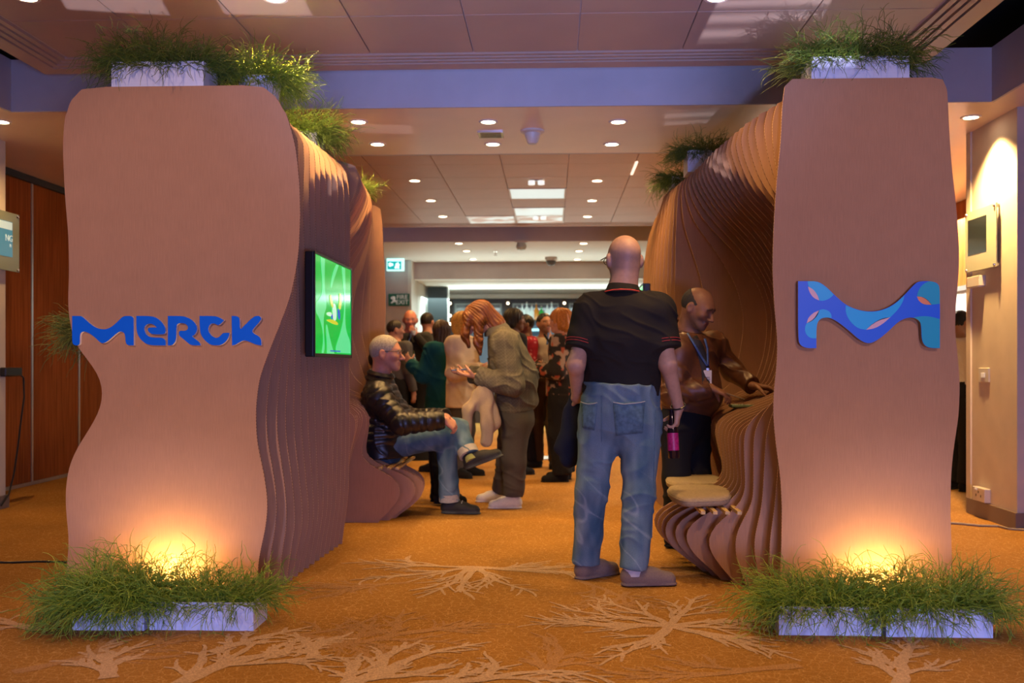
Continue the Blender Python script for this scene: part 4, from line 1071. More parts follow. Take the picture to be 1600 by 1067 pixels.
def garment(root, name, S, material, off, amp=.006, freq=26., seed=0, tintf=None, extra=None, hem=None):
    V, Fq = S.mesh(); N = vnormals(V, Fq); V0 = V; V = folds(V, N, None, amp, freq, seed)
    if hem is not None:     # keep the hem line clean
        w = np.clip(((V0-hem[0])@hem[1]-.004)/.03, 0, 1)[:, None]; V = V0+(V-V0)*w
    if extra is not None: V = V+N*extra(V)[:, None]
    t = tintf(V) if tintf is not None else None
    return mesh_np(name, V, Fq, material, root, True, off=off, tint=t)

def torso_prims(S, J, e=0., belly=0., wd=1., shr=.075, chest=1., hipw=1., q=.66):
    """pelvis, chest, shoulders of the figure inflated by e"""
    pel, nk = J['pelvis'], J['neck']; sl, sr = J['shL'], J['shR']; r = nrm(sr-sl)
    sc = (sl+sr)/2; up = nrm(sc-pel); f = nrm(np.cross(up, r)); S_ = np.linalg.norm(sc-pel)
    wst = pel+(sc-pel)*.42; ch = pel+(sc-pel)*.74
    S.cone(pel, wst, .158*wd*hipw+e, .140*wd+e, k=.03, flat=(f, q))
    S.cone(wst, ch, .140*wd+e, .160*wd*chest+e, k=.05, flat=(f, q+.02))
    S.cone(ch, sc-up*.03, .160*wd*chest+e, .12*wd+e, k=.05, flat=(f, q-.04))
    S.cone(sl+r*.02, sr-r*.02, shr+e, shr+e, k=.06)
    S.cone(sc-up*.02, nk, .085*wd+e*.8, .058+e*.6, k=.05)
    if belly: S.ell(wst+f*(.04+belly*.6), [.13*wd+e, .10+belly+e, .14+e], [r, f, up], k=.06)
    return r, f, up
def arm_prims(S, a, b, w, e=0., r0=.058, r1=.045, r2=.030, k=.03):
    S.cone(a, b, r0+e, r1+e, k=k); S.cone(b, w, r1+e, r2+e, k=k)
def leg_prims(S, hp, kn, an, e=0., r0=.092, r1=.058, r2=.040, k=.04):
    m = kn+(an-kn)*.3
    S.cone(hp, kn, r0+e, r1+e, k=k); S.cone(kn, m, r1+e, r1*.98+e, k=k); S.cone(m, an, r1*.96+e, r2+e, k=k)

def person(label, J, spec):
    """J joints in world space; spec: look. Returns root Empty"""
    g = spec.get; h = g('h', .008); hs = g('hs', 1.)
    off = np.array([J['pelvis'][0], J['pelvis'][1], 0.])
    root = thing('person', label, 'person', tuple(off), g('group'))
    f, u, c = nrm(J['face']), J.get('up', V3(0, 0, 1)), J['head']
    # body: one continuous surface
    S = SDF(h)
    rr, ff, uu = head_prims(S, c, f, u, hs, ears=g('ears', True), neck=J['neck'], nose=g('nose', 1.), jaw=g('jaw', 1.), neck_r=g('neck_r', .056))
    tr, tf, tup = torso_prims(S, J, -.012, belly=g('belly', 0.), wd=g('wd', 1.), shr=g('shr', .075)-.005, hipw=g('hipw', 1.))
    ar = g('arm', (.052, .042, .030))
    for sd in 'LR':
        arm_prims(S, J['sh'+sd], J['el'+sd], J['wr'+sd], -.004, *ar)
        leg_prims(S, J['hip'+sd], J['kn'+sd], J['an'+sd], -.012)
        hd = J.get('hand'+sd)
        if hd: hand_prims(S, J['wr'+sd], hd[0], hd[1], hd[2], g('hand_s', 1.), curl=hd[3] if len(hd) > 3 else (.25, .3, .35, .4), thumb=hd[4] if len(hd) > 4 else 0.)
        S.cone(J['an'+sd], J['an'+sd]+nrm(J['toe'+sd])*.08-V3(0, 0, .03), .035, .025, k=.03)
    V, Fq = S.mesh()
    T = body_tint(V, g('skin', (.5, .28, .19)), (c, rr, ff, uu, hs), stub=g('stub'), brow=g('brow', (.04, .025, .015)))
    if g('tint_extra'): T = g('tint_extra')(V, T, (c, rr, ff, uu, hs))
    body = mesh_np('body', V, Fq, skin('skin_'+g('skin_name', 'fair'), (.5, .28, .19)), root, True, off=off, tint=T)
    if g('eyes', True): eyes(root, c, rr, ff, uu, hs, off)
    # trousers
    S = SDF(h); e = g('leg_e', .012)
    pw = g('pelvis_w', .165); wst = J['pelvis']+tup*g('waist', .10)
    hw_ = .158*g('wd', 1.)*g('hipw', 1.)
    S.cone(J['pelvis'], wst, hw_+e, (hw_*.94)+e, k=.0, flat=(tf, g('pel_q', .72)), cut=True)
    lr = g('leg_r', (.095, .066, .055))
    for sd in 'LR':
        an = J['an'+sd]; kn = J['kn'+sd]; hp = J['hip'+sd]
        end = an+nrm(an-kn)*g('cuff', .02)
        S.cone(hp, kn, lr[0]+e, lr[1]+e, k=.045); S.cone(kn, end, lr[1]+e, lr[2]+e, k=.035, cut=True)
    garment(root, g('trouser_name', 'trousers'), S, g('trousers'), off, g('leg_fold', .008), g('leg_freq', 22.), seed=2, tintf=g('trouser_tint'), extra=g('trouser_extra'))
    # shoes
    for sd in 'LR':
        if g('noshoes'): break
        S = SDF(min(h, .006)); shoe_prims(S, J['an'+sd], J['toe'+sd], g('shoe_L', .27), base=max(0., J['an'+sd][2]-.09)) if abs(J['toe'+sd][2]) < .3 else shoe_free(S, J['an'+sd], J['toe'+sd], J['solen'+sd])
        V, Fq = S.mesh(); tz = None
        if g('sole'):
            if abs(J['toe'+sd][2]) < .3: hh = V[:, 2]-max(0., J['an'+sd][2]-.09)
            else: hh = (V-J['an'+sd])@(-nrm(J['solen'+sd]))+.088
            tz = np.where((hh < .028)[:, None], np.array(g('sole')), np.array(g('shoe_col')))
        mesh_np('shoe', V, Fq, g('shoe'), root, True, off=off, tint=tz)
    # top
    S = SDF(h); e = g('top_e', .012); hem = g('hem', -.02)
    torso_prims(S, J, e, belly=g('belly', 0.), wd=g('wd', 1.), shr=g('shr', .075), hipw=g('hipw', 1.)*g('hem_w', 1.0), chest=g('chest', 1.))
    if hem < -.03:
        hr_ = .158*g('wd', 1.)*g('hipw', 1.)+e+.012
        S.cone(J['pelvis']+tup*.05, J['pelvis']+tup*(hem-.06), hr_, hr_*1.04*g('hem_w', 1.), k=.03, flat=(tf, .76))
    if g('top_prims'): g('top_prims')(S, J, tr, tf, tup)
    S.clip(J['pelvis']+tup*hem, -tup)
    S.clip(J['neck']+nrm(J['neck']-(J['shL']+J['shR'])/2)*g('neck_cut', .0), nrm(nrm(c-J['neck'])*.5+tup))
    sv = g('sleeve', 1.0); se = g('sleeve_e', e)
    for sd in 'LR':
        a, b, w = J['sh'+sd], J['el'+sd], J['wr'+sd]
        if sv <= .5:
            en = a+(b-a)*sv*2; S.cone(a, en, ar[0]+.010+se, ar[0]+.006+se, k=.05, cut=True)
        else:
            en = b+(w-b)*(sv*2-1); S.cone(a, b, ar[0]+.008+se, ar[1]+.006+se, k=.05); S.cone(b, en, ar[1]+.006+se, ar[2]+.008+se, k=.03, cut=True)
    top = garment(root, g('top_name', 'shirt'), S, g('top'), off, g('top_fold', .006), g('top_freq', 24.), seed=g('seed', 1), tintf=g('top_tint'), extra=g('top_extra'), hem=(J['pelvis']+tup*hem, tup))
    # hair
    hr = g('hair')
    if hr:
        S = SDF(min(h, .006)); P = lambda a, b, z: c+hs*(rr*a+ff*b+uu*z); A = [rr, ff, uu]
        hr(S, P, A, hs)
        hair_mesh(root, S, g('hair_mat'), None, None, g('hair_amp', .003), g('hair_freq', 18.), c, uu, g('seed', 1), off, f=ff)
    return root, body, top, (c, rr, ff, uu), (tr, tf, tup), off
def shoe_free(S, ank, toe, sn):
    """raised shoe: toe direction and sole normal (pointing down out of the sole)"""
    t = nrm(toe); z = -nrm(np.asarray(sn)-t*(np.asarray(sn)@t)); heel = np.asarray(ank)-z*.088-t*.055; wd = .048
    S.cone(heel+z*.040+t*.035, heel+z*.038+t*.16, wd*.9, wd, k=0); S.cone(heel+z*.038+t*.15, heel+z*.030+t*.245, wd*1.02, wd*.84, k=.02)
    S.cone(heel+z*.05+t*.035, heel+z*.100+t*.05, wd*.9, wd*.88, k=.02); S.cone(heel+z*.085+t*.06, heel+z*.055+t*.16, wd*.75, wd*.6, k=.03); S.cone(heel+z*.006+t*.035, heel+z*.006+t*.25, wd*1.0, wd*.92, k=.004, flat=(z, .25)); S.clip(heel+z*.001, -z)
# hair styles: functions of (S, P, A, s)
def hair_short(front=.055, low=-.03):
    def fn(S, P, A, s):
        S.ell(P(0, -.014, .028), np.array([.083, .102, .094])*s, A, k=0)
        S.clip(P(0, front, .045), A[1]*1.0-A[2]*.35); S.clip(P(0, -.02, low), -A[2]*1.0+A[1]*.75)
    return fn
def hair_receding():
    def fn(S, P, A, s):
        S.ell(P(0, -.016, .024), np.array([.081, .098, .088])*s, A, k=0)
        S.clip(P(0, .02, .03), A[1]*.6+A[2]*.9); S.clip(P(0, -.02, -.045), -A[2]*1.0+A[1]*.9)
    return fn
def hair_long(L=.30, w=.075):
    def fn(S, P, A, s):
        S.ell(P(0, -.018, .03), np.array([.090, .104, .094])*s, A, k=0)
        for q in (-1, 1):
            S.cone(P(q*.06, -.03, 0), P(q*.065, -.06, -L*.8), .045*s, .035*s, k=.04)
        S.cone(P(0, -.07, .0), P(0, -.085, -L), .075*s, .055*s, k=.05, flat=(A[1], .6))
        S.ell(P(0, .085, -.06), np.array([.058, .07, .105])*s, A, k=.02, mode='s')
    return fn
def hair_bob(L=.12, puff=1.0):
    def fn(S, P, A, s):
        S.ell(P(0, -.018, .028), np.array([.097*puff, .110*puff, .100*puff])*s, A, k=0)
        S.ell(P(0, -.045, -.05), np.array([.095*puff, .075*puff, L*.75])*s, A, k=.04)
        S.ell(P(0, .088, -.055), np.array([.056, .07, .095])*s, A, k=.02, mode='s')
    return fn
M_h = lambda n, c, r=.5: mat('hair_'+n, c, rough=r, noise=.25, nscale=90, spec=.4)
# ---------------------------------------------------------------- people
M_shoeK = cloth('shoe_dark', (.03, .03, .032), rough=.6, attr=True)
M_denim = cloth('denim', (.08, .15, .27), rough=.8, noise=.10, nscale=260, attr=True, bump=.2, bscale=500)
def sect(bvh, x, y, eps=.004):
    """where the sight line of photo pixel x,y meets the cloth; used only to lay pockets and badges on it"""
    o = Vector((0, 0, CAMH)); d = (Vector(W(x, y, 5.))-o).normalized()
    hit = bvh.ray_cast(o, d)
    return None if hit[0] is None else np.array(hit[0]+hit[1]*eps)
def bvh_of(o):
    me = o.data; m = np.zeros(len(me.vertices)*3, dtype=np.float32); me.vertices.foreach_get('co', m)
    off = np.array(o.parent.location); V = m.reshape(-1, 3)+off
    return BVHTree.FromPolygons([tuple(v) for v in V.tolist()], [tuple(p.vertices) for p in me.polygons])
def patch(bvh, quad, n, m, name, material, root, off, eps=.004, thick=.0025):
    """cloth patch laid on a garment; quad corners given tl,tr,br,bl"""
    q = np.array(quad, float); P = []
    for j in range(m+1):
        for i in range(n+1):
            a, b = i/n, j/m; p = (q[0]*(1-a)+q[1]*a)*(1-b)+(q[3]*(1-a)+q[2]*a)*b; s = sect(bvh, p[0], p[1], eps)
            if s is None: return None
            P.append(s)
    F_ = [[j*(n+1)+i, j*(n+1)+i+1, (j+1)*(n+1)+i+1, (j+1)*(n+1)+i] for j in range(m) for i in range(n)]
    o = mesh_py(name, P, F_, material, root, True, off=off)
    s = o.modifiers.new('thick', 'SOLIDIFY'); s.thickness = thick; s.offset = 0
    return o
def ring_tube(c, ax, r, rt, name, material, root, off, squash=None, n=36):
    ax = nrm(ax); u = nrm(np.cross(ax, [0.3, 1, .2])); v = np.cross(ax, u)
    if squash is not None:
        u = nrm(np.asarray(squash[0])-ax*(np.asarray(squash[0])@ax)); v = np.cross(ax, u)
    k = squash[1] if squash is not None else 1.
    return MB().tube([c-off+u*r*math.cos(2*PI*i/n)+v*r*k*math.sin(2*PI*i/n) for i in range(n)], rt, 6, True).make(name, material, root, True)

# --- man in black polo shirt, seen from behind
J = dict(head=W(974.5, 405, 5.17), face=V3(-.30, 1, -.04), neck=W(973, 452, 5.15),
  shL=W(921, 487, 5.17), shR=W(1030, 486, 5.15), elL=W(900, 570, 5.10), wrL=W(902, 622, 5.32), elR=W(1043, 568, 5.10), wrR=W(1060, 637, 5.22),
  pelvis=W(969, 642, 5.18), hipL=W(937, 662, 5.18), hipR=W(1001, 662, 5.16), knL=W(924, 766, 5.17), knR=W(999, 768, 5.10),
  anL=W(915, 876, 5.22), anR=W(989, 886, 5.05), toeL=V3(.72, .55, 0), toeR=V3(1, .12, 0))
J['handR'] = (V3(-.10, .05, -1), V3(-1, .25, .1), V3(.2, 1, 0), (.55, .75, .8, .8), .5)
J['handL'] = (V3(.5, .7, -.2), V3(.2, -.2, -1), V3(-.5, .6, 0), (.5, .5, .5, .5))
def jean_tint(V):
    p = V.copy(); base = np.array([.045, .115, .195]); pale = np.array([.26, .36, .42])
    n1 = vnoise(np.stack([p[:, 0]*9, p[:, 1]*9, p[:, 2]*3.5], 1)); n2 = vnoise(p*np.array([34, 34, 14])); n3 = vnoise(p*np.array([60, 60, 9])+5)
    w = np.clip(.26+.42*n1+.2*n2, 0, 1)
    crease = np.clip(1-np.abs(vnoise(np.stack([p[:, 0]*8, p[:, 1]*8, p[:, 2]*13+p[:, 0]*9], 1)))*9, 0, 1)*np.clip((.62-p[:, 2])/.2, 0, 1)
    w = np.clip(w+.55*crease, 0, 1)
    return (base*(1-w[:, None])+pale*w[:, None])*(1+.10*n3[:, None])
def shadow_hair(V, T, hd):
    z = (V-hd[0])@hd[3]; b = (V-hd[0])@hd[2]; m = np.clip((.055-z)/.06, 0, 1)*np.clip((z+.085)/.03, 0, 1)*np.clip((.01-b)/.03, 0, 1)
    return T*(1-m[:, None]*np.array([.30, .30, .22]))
man, mbody, mtop, mhd, mt, moff = person('tall bald man seen from behind in black polo shirt and blue jeans, holding a bottle', J, dict(
  h=.006, hs=1.06, skin=(.50, .30, .205), wd=1.20, hipw=1.05, chest=1.1, shr=.080, arm=(.056, .047, .032), brow=None, neck_r=.066,
  leg_r=(.106, .076, .064), leg_e=.006, leg_fold=.009, leg_freq=24, waist=.145, trousers=M_denim, trouser_name='jeans', trouser_tint=jean_tint, cuff=.01, pel_q=.80,
  shoe=cloth('suede', (.22, .165, .14), rough=.95, noise=.12, nscale=200), shoe_L=.285,
  top=cloth('polo_black', (.016, .014, .013), rough=.8, noise=.12, nscale=300), top_name='polo_shirt', sleeve=.36, top_e=.014, sleeve_e=.017, hem=.085, top_fold=.007, top_freq=30, neck_cut=-.005,
  stub=(.10, .08, .075), tint_extra=shadow_hair))
c = J['neck']; ax = nrm(J['head']-J['neck']+V3(0, .02, .12))
colr = MB().lathe(tuple(c-moff+ax*.0), [(.100, -.030), (.096, -.020), (.080, .018), (.074, .028), (.070, .026), (.078, .0)], 36, ax=tuple(ax), cap=False).make('collar', MATS['polo_black'], man, True)
M_red = mat('collar_stripe', (.62, .06, .035), rough=.7)
ring_tube(c-ax*.022, ax, .098, .0035, 'collar_stripe', M_red, man, moff)
M_redd = mat('cuff_stripe', (.28, .03, .03), rough=.8)
for sd in 'LR':
    a, b = J['sh'+sd], J['el'+sd]; d = nrm(b-a); e = a+(b-a)*.72
    for k in (.026, .040): ring_tube(e-d*k, d, .0815, .0026, 'cuff_stripe', M_redd, man, moff)
jeans = [o for o in man.children if o.name.startswith('jeans')][0]
bv = bvh_of(jeans)
M_pk = cloth('denim_pocket', (.085, .165, .24), rough=.85, noise=.25, nscale=50)
M_st = mat('pale_stitch', (.42, .45, .46), rough=.9)
for q in ([(958, 629), (1007, 627), (1004, 676), (962, 680)], [(909, 628), (934, 629), (929, 672), (911, 668)]):
    patch(bv, q, 8, 8, 'pocket', M_pk, man, moff, .003, .003)
    P = []
    for i in range(9):
        s = sect(bv, q[0][0]+(q[1][0]-q[0][0])*i/8, q[0][1]+(q[1][1]-q[0][1])*i/8+3*math.sin(PI*i/8), .006)
        if s is not None: P.append(s-moff)
    if len(P) > 2: MB().tube(P, .0022, 5).make('pocket_hem', M_st, man, True)
def seam(bv, pts, root, off, name, material, r=.0018, eps=.002):
    P = [s-off for s in (sect(bv, x, y, eps) for x, y in pts) if s is not None]
    if len(P) > 2: MB().tube(P, r, 5).make(name, material, root, True)
seam(bv, [(940+.0*k, 618+k*6) for k in range(13)], man, moff, 'seat_seam', M_pk)
seam(bv, [(1024-.25*k, 640+k*8) for k in range(30)], man, moff, 'side_seam', M_pk, .0022)
tb = bvh_of(mtop)
# glasses, bracelet, sock
c0, r0, f0, u0 = mhd
gl = MB(); 
for q in (-1, 1): gl.tube([tuple(c0-moff+1.06*(r0*q*.081+f0*b+u0*z)) for b, z in ((-.012, .012), (.02, .012), (.06, .010), (.105, .008))], .0028, 6)
for q in (-1, 1): gl.tube([tuple(c0-moff+1.06*(r0*(q*.037+.028*math.cos(t))+f0*.106+u0*(.002+.02*math.sin(t)))) for t in np.linspace(0, 2*PI, 20, endpoint=False)], .0022, 5, True)
gl.make('glasses', M_black, man, True)
d = nrm(J['wrR']-J['elR']); ring_tube(J['wrR']-d*.012, d, .037, .0045, 'bracelet', M_black, man, moff)
o = MB().lathe(tuple(J['anR']-moff-V3(0, 0, .02)), [(.050, -.02), (.052, .05), (.045, .06)], 20).make('sock', mat('white_sock', (.6, .6, .62), rough=.9), man, True)
# bottle in his right hand
b0, b1 = W(1053, 716, 5.215), W(1049, 640, 5.235)
t = thing('drink_bottle', 'dark bottle with magenta label held low by the man in the black polo', 'bottle', tuple(b0))
axb = nrm(b1-b0); Lb = np.linalg.norm(b1-b0)
M_bot = mat('dark_glass', (.02, .008, .012), rough=.12, spec=.6)
MB().lathe((0, 0, 0), [(.001, 0), (.026, .0), (.029, .006), (.029, Lb*.55), (.024, Lb*.68), (.014, Lb*.82), (.0125, Lb*.95), (.0145, Lb*.955), (.0145, Lb), (.001, Lb)], 24, ax=tuple(axb), cap=False).make('glass', M_bot, t, True)
MB().lathe(tuple(axb*.0), [(.0296, Lb*.16), (.0298, Lb*.18), (.0298, Lb*.50), (.0296, Lb*.52)], 24, ax=tuple(axb), cap=False).make('label', mat('magenta_label', (.50, .02, .16), rough=.4, noise=.35, nscale=60), t, True)
# navy coat over his left forearm
def draped(name, label, cat, prims, material, loc, amp=.012, freq=9, h=.008, hemz=None, seed=0, group=None):
    S = SDF(h)
    for a in prims: S.cone(*a[:4], k=.03, flat=a[4] if len(a) > 4 else None)
    V, Fq = S.mesh(); N = vnormals(V, Fq)
    q = V+seed
    g = np.sin((q[:, 0]+q[:, 1])*55+vnoise(q*8)*3.)*.6+vnoise(np.stack([q[:, 0]*26, q[:, 1]*26, q[:, 2]*4], 1))
    V = V+N*(g*amp)[:, None]
    t = thing(name, label, cat, tuple(loc))
    mesh_np('cloth', V, Fq, material, t, True, off=np.asarray(loc)); return t
a = W(903, 622, 5.40); b = W(896, 690, 5.38); b2 = W(884, 718, 5.36); e_ = W(893, 724, 5.38)
draped('draped_coat', 'dark navy coat hanging over the left forearm of the man in black polo', 'coat',
  [(a, b, .045, .065, ((0, 1, 0), .55)), (b, b2, .055, .030, ((0, 1, 0), .6)), (b, e_, .05, .03, ((0, 1, 0), .6)), (W(888, 640, 5.4), W(880, 700, 5.38), .03, .045, ((0, 1, 0), .6))],
  cloth('coat_navy', (.012, .014, .025), rough=.9), a, amp=.010)

# --- man in brown leather jacket at the ledge
J = dict(head=W(1091, 481, 6.10), face=V3(.74, -.52, -.40), up=V3(.30, -.18, .93), neck=W(1071, 521, 6.18),
  shR=W(1058, 551, 6.00), shL=W(1114, 535, 6.38), elR=W(1050, 618, 5.94), wrR=W(1110, 606, 5.96), elL=W(1143, 580, 6.36), wrL=W(1177, 603, 6.16),
  pelvis=W(1070, 655, 6.16), hipR=W(1058, 668, 6.09), hipL=W(1084, 664, 6.24), knR=W(1056, 748, 6.09), knL=W(1090, 746, 6.22),
  anR=W(1054, 831, 6.10), anL=W(1088, 826, 6.23), toeR=V3(1, -.35, 0), toeL=V3(1, .05, 0))
J['handR'] = (V3(.92, -.05, -.36), V3(-.25, .25, -.95), V3(.2, .8, .3), (.35, .5, .6, .65), .4)
J['handL'] = (V3(.90, -.30, -.12), V3(0, -.25, -.95), V3(.2, -1, .2), (.35, .45, .5, .5), .3)
M_leather = cloth('leather_brown', (.10, .036, .016), rough=.46, noise=.2, nscale=30)
M_leather.node_tree.nodes['Principled BSDF'].inputs['Specular IOR Level'].default_value = .5
M_blackcloth = cloth('black_cloth', (.010, .010, .012), rough=.9)
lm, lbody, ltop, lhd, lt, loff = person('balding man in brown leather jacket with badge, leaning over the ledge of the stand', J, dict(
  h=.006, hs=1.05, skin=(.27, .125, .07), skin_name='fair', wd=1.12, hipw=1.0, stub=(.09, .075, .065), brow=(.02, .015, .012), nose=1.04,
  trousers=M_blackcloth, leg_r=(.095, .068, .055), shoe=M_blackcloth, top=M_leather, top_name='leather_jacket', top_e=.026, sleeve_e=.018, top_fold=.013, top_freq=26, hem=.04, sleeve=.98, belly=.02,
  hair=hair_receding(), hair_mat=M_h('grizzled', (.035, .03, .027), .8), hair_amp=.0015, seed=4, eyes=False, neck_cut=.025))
# collar, shirt front, lanyard, badge
lb = bvh_of(ltop)
M_lan = mat('lanyard_blue', (.06, .12, .34), rough=.7)
def strip(bv, pts, w, name, material, root, off, eps=.004, thick=.002, step=5):
    P = []
    for (x0, y0), (x1, y1) in zip(pts[:-1], pts[1:]):
        n = max(2, int(math.hypot(x1-x0, y1-y0)/step))
        for i in range(n): P.append((x0+(x1-x0)*i/n, y0+(y1-y0)*i/n))
    P.append(pts[-1]); V = []; F_ = []
    for i, p in enumerate(P):
        a = P[max(i-1, 0)]; b = P[min(i+1, len(P)-1)]; d = nrm([b[0]-a[0], b[1]-a[1]]); nx, ny = -d[1]*w/2, d[0]*w/2
        s1, s2 = sect(bv, p[0]+nx, p[1]+ny, eps), sect(bv, p[0]-nx, p[1]-ny, eps)
        if s1 is None or s2 is None: continue
        if abs(s1[1]-s2[1]) > .15: continue
        V += [s1, s2]
    F_ = [[2*i, 2*i+1, 2*i+3, 2*i+2] for i in range(len(V)//2-1)]
    if len(V) < 4: return None
    o = mesh_py(name, V, F_, material, root, True, off=off); s = o.modifiers.new('thick', 'SOLIDIFY'); s.thickness = thick; s.offset = 0; return o
M_dsh = cloth('dark_shirt', (.035, .035, .05), rough=.9)
strip(lb, [(1083, 527), (1094, 545), (1102, 575), (1104, 600)], 13, 'shirt_front', M_dsh, lm, loff, .002)
strip(lb, [(1074, 522), (1083, 538), (1095, 558), (1104, 572)], 3.2, 'lanyard', M_lan, lm, loff, .008)
strip(lb, [(1100, 530), (1104, 545), (1105, 572)], 3.0, 'lanyard', M_lan, lm, loff, .008)
c = J['neck']; ax = nrm(J['head']-J['neck'])
MB().lathe(tuple(c-loff+ax*.012+V3(-.01, 0, 0)), [(.125, -.045), (.118, -.02), (.098, .03), (.090, .034), (.086, .03), (.10, -.01)], 30, ax=tuple(ax), cap=False).make('jacket_collar', M_leather, lm, True)
ring_tube(c-ax*.004, ax, .104, .0075, 'lanyard', M_lan, lm, loff)
bp = sect(lb, 1104, 578, .012)
if bp is not None:
    MB().box((-.024, -.002, -.085), (.024, .002, -.005)).make('badge', mat('badge_white', (.62, .58, .6), rough=.4), lm, bevel=.001).location = bp-loff
    MB().box((-.008, -.003, -.006), (.008, .003, .008)).make('badge_clip', M_chrome, lm).location = bp-loff
    MB().box((-.013, -.0026, -.05), (.013, -.002, -.046)).box((-.015, -.0026, -.060), (.015, -.002, -.056)).make('badge_print', M_black, lm).location = bp-loff
# what he handles on the ledge
p = W(1165, 634, 6.0); zl = p[2]
t = thing('serving_tray', 'small pale green tray on the ledge under the hands of the leather jacket man', 'tray', (p[0], p[1], zl-.012))
MB().box((-.085, -.06, 0), (.085, .06, .006)).box((-.09, -.065, .006), (.09, -.055, .020)).box((-.09, .055, .006), (.09, .065, .020)).box((-.09, -.055, .006), (-.08, .055, .020)).box((.08, -.055, .006), (.09, .055, .020)).make('tray_body', mat('tray_green', (.16, .22, .12), rough=.35), t, bevel=.003)
rr_ = random.Random(4)
hp_ = MB()
for i in range(26):
    a = (rr_.uniform(-.07, .07), rr_.uniform(-.04, .04), .012+rr_.uniform(0, .01)); b = (a[0]+rr_.uniform(-.04, .04), a[1]+rr_.uniform(-.03, .03), a[2]+rr_.uniform(-.004, .01)); hp_.cyl(a, b, .0018, n=5)
o = hp_.make('shavings', mat('pale_shavings', (.55, .5, .4), rough=.7), t); o['kind'] = 'stuff'
a, b = W(1128, 612, 5.94), W(1163, 624, 5.98)
t = thing('pencil', 'thin tool pinched in the right hand of the leather jacket man', 'tool', tuple(a))
MB().cyl((0, 0, 0), tuple(b-a), .0035, .003, 8).make('shaft', mat('tool_grey', (.3, .25, .2), rough=.4), t, True)

# --- seated man in black quilted jacket
J = dict(head=W(604, 552, 7.40), face=V3(1, -.06, .0), neck=W(594, 590, 7.42), shR=W(589, 620, 7.22), shL=W(601, 618, 7.62),
  elR=W(626, 662, 7.12), wrR=W(694, 656, 7.24), elL=W(638, 655, 7.70), wrL=W(698, 652, 7.46), pelvis=W(597, 692, 7.42),
  hipR=W(606, 697, 7.32), hipL=W(606, 695, 7.52), knR=W(698, 684, 7.38), knL=W(715, 669, 7.46), anR=W(702, 783, 7.44), anL=W(734, 712, 7.34),
  toeR=V3(1, -.12, 0), toeL=V3(.92, -.12, .36), solenL=V3(.36, .0, -.93))
J['handR'] = (V3(.75, .35, -.55), V3(-.4, .6, -.7), V3(.5, .3, .6), (.5, .7, .7, .7), .3)
J['handL'] = (V3(.72, -.45, -.55), V3(-.4, -.6, -.7), V3(.5, -.3, .6), (.5, .7, .7, .7), .3)
def puff_extra(V):
    d = []; segs = [(J['shR'], J['elR'], 1.), (J['elR'], J['wrR'], 1.), (J['shL'], J['elL'], 1.), (J['elL'], J['wrL'], 1.), (J['pelvis'], J['neck'], .62)]
    best = np.full(len(V), 9.); par = np.zeros(len(V))
    base = 0
    for i, (a, b, wgt) in enumerate(segs):
        t, dd = segpar(V, a, b); L = np.linalg.norm(b-a); dd = dd*wgt-(.0 if i < 4 else .02)
        m = dd < best; best[m] = dd[m]; par[m] = (t*L)[m]+.011*vnoise(V[m]*9)+(.25*(V[m]-a)@np.array([0, 0, 1.]) if i == 4 else 0)
    return .010*np.abs(np.sin(PI*par/.062))**.6-.006
M_puff = cloth('puffer_black', (.011, .011, .014), rough=.34, noise=.1, nscale=40); M_puff.node_tree.nodes['Principled BSDF'].inputs['Specular IOR Level'].default_value = .5
def blend_hair(V, T, hd): return T
def jean2(V): return jean_tint(V)*np.array([.75, .8, .85])
sm, sbody, stop_, shd, st2, soff = person('grey haired man in black quilted jacket sitting cross-legged on the cardboard bench', J, dict(
  h=.007, hs=1.14, skin=(.56, .27, .19), wd=1.18, hipw=1.1, belly=.05, stub=(.35, .26, .22), brow=(.3, .26, .22), nose=1.05, neck_r=.060,
  trousers=M_denim, trouser_name='jeans', trouser_tint=jean2, leg_r=(.088, .064, .060), leg_fold=.010, cuff=.0, waist=.10,
  shoe=M_shoeK, shoe_col=(.022, .021, .022), sole=(.05, .055, .055), shoe_L=.30, top=M_puff, top_name='quilted_jacket', top_e=.034, sleeve_e=.030, sleeve=.985, hem=-.10, top_fold=.006, top_extra=puff_extra,
  hair=hair_short(.062, -.035), hair_mat=M_h('silver', (.36, .33, .29), .6), hair_amp=.0018, hair_freq=40, seed=7))
ax = nrm(J['head']-J['neck']+V3(.0, 0, .05))
MB().lathe(tuple(J['neck']-soff), [(.105, -.035), (.115, -.015), (.100, .005), (.108, .025), (.092, .048), (.080, .046), (.085, .0)], 30, ax=tuple(ax), cap=False).make('jacket_collar', M_puff, sm, True)
M_cuff = mat('denim_turnup', (.38, .36, .33), rough=.9, noise=.1, nscale=90)
for sd, e in (('R', .0), ('L', .0)):
    d = nrm(J['an'+sd]-J['kn'+sd]); MB().lathe(tuple(J['an'+sd]-soff-d*.03), [(.060, -.035), (.076, -.03), (.077, .025), (.062, .03)], 24, ax=tuple(d), cap=False).make('turnup', M_cuff, sm, True)
    MB().lathe(tuple(J['an'+sd]-soff), [(.046, -.02), (.048, .05)], 20, ax=tuple(d)).make('sock', mat('lime_sock', (.30, .32, .10), rough=.9) if sd == 'L' else M_blackcloth, sm, True)
c0, r0, f0, u0 = shd
gl = MB()
for q in (-1, 1):
    gl.tube([tuple(c0-soff+1.14*(r0*q*.080+f0*b+u0*z)) for b, z in ((-.012, .010), (.03, .012), (.095, .012))], .0026, 6)
    gl.tube([tuple(c0-soff+1.14*(r0*(q*.036+.024*math.cos(t))+f0*.104+u0*(.002+.017*math.sin(t)))) for t in np.linspace(0, 2*PI, 18, endpoint=False)], .0022, 5, True)
gl.make('glasses', M_black, sm, True)
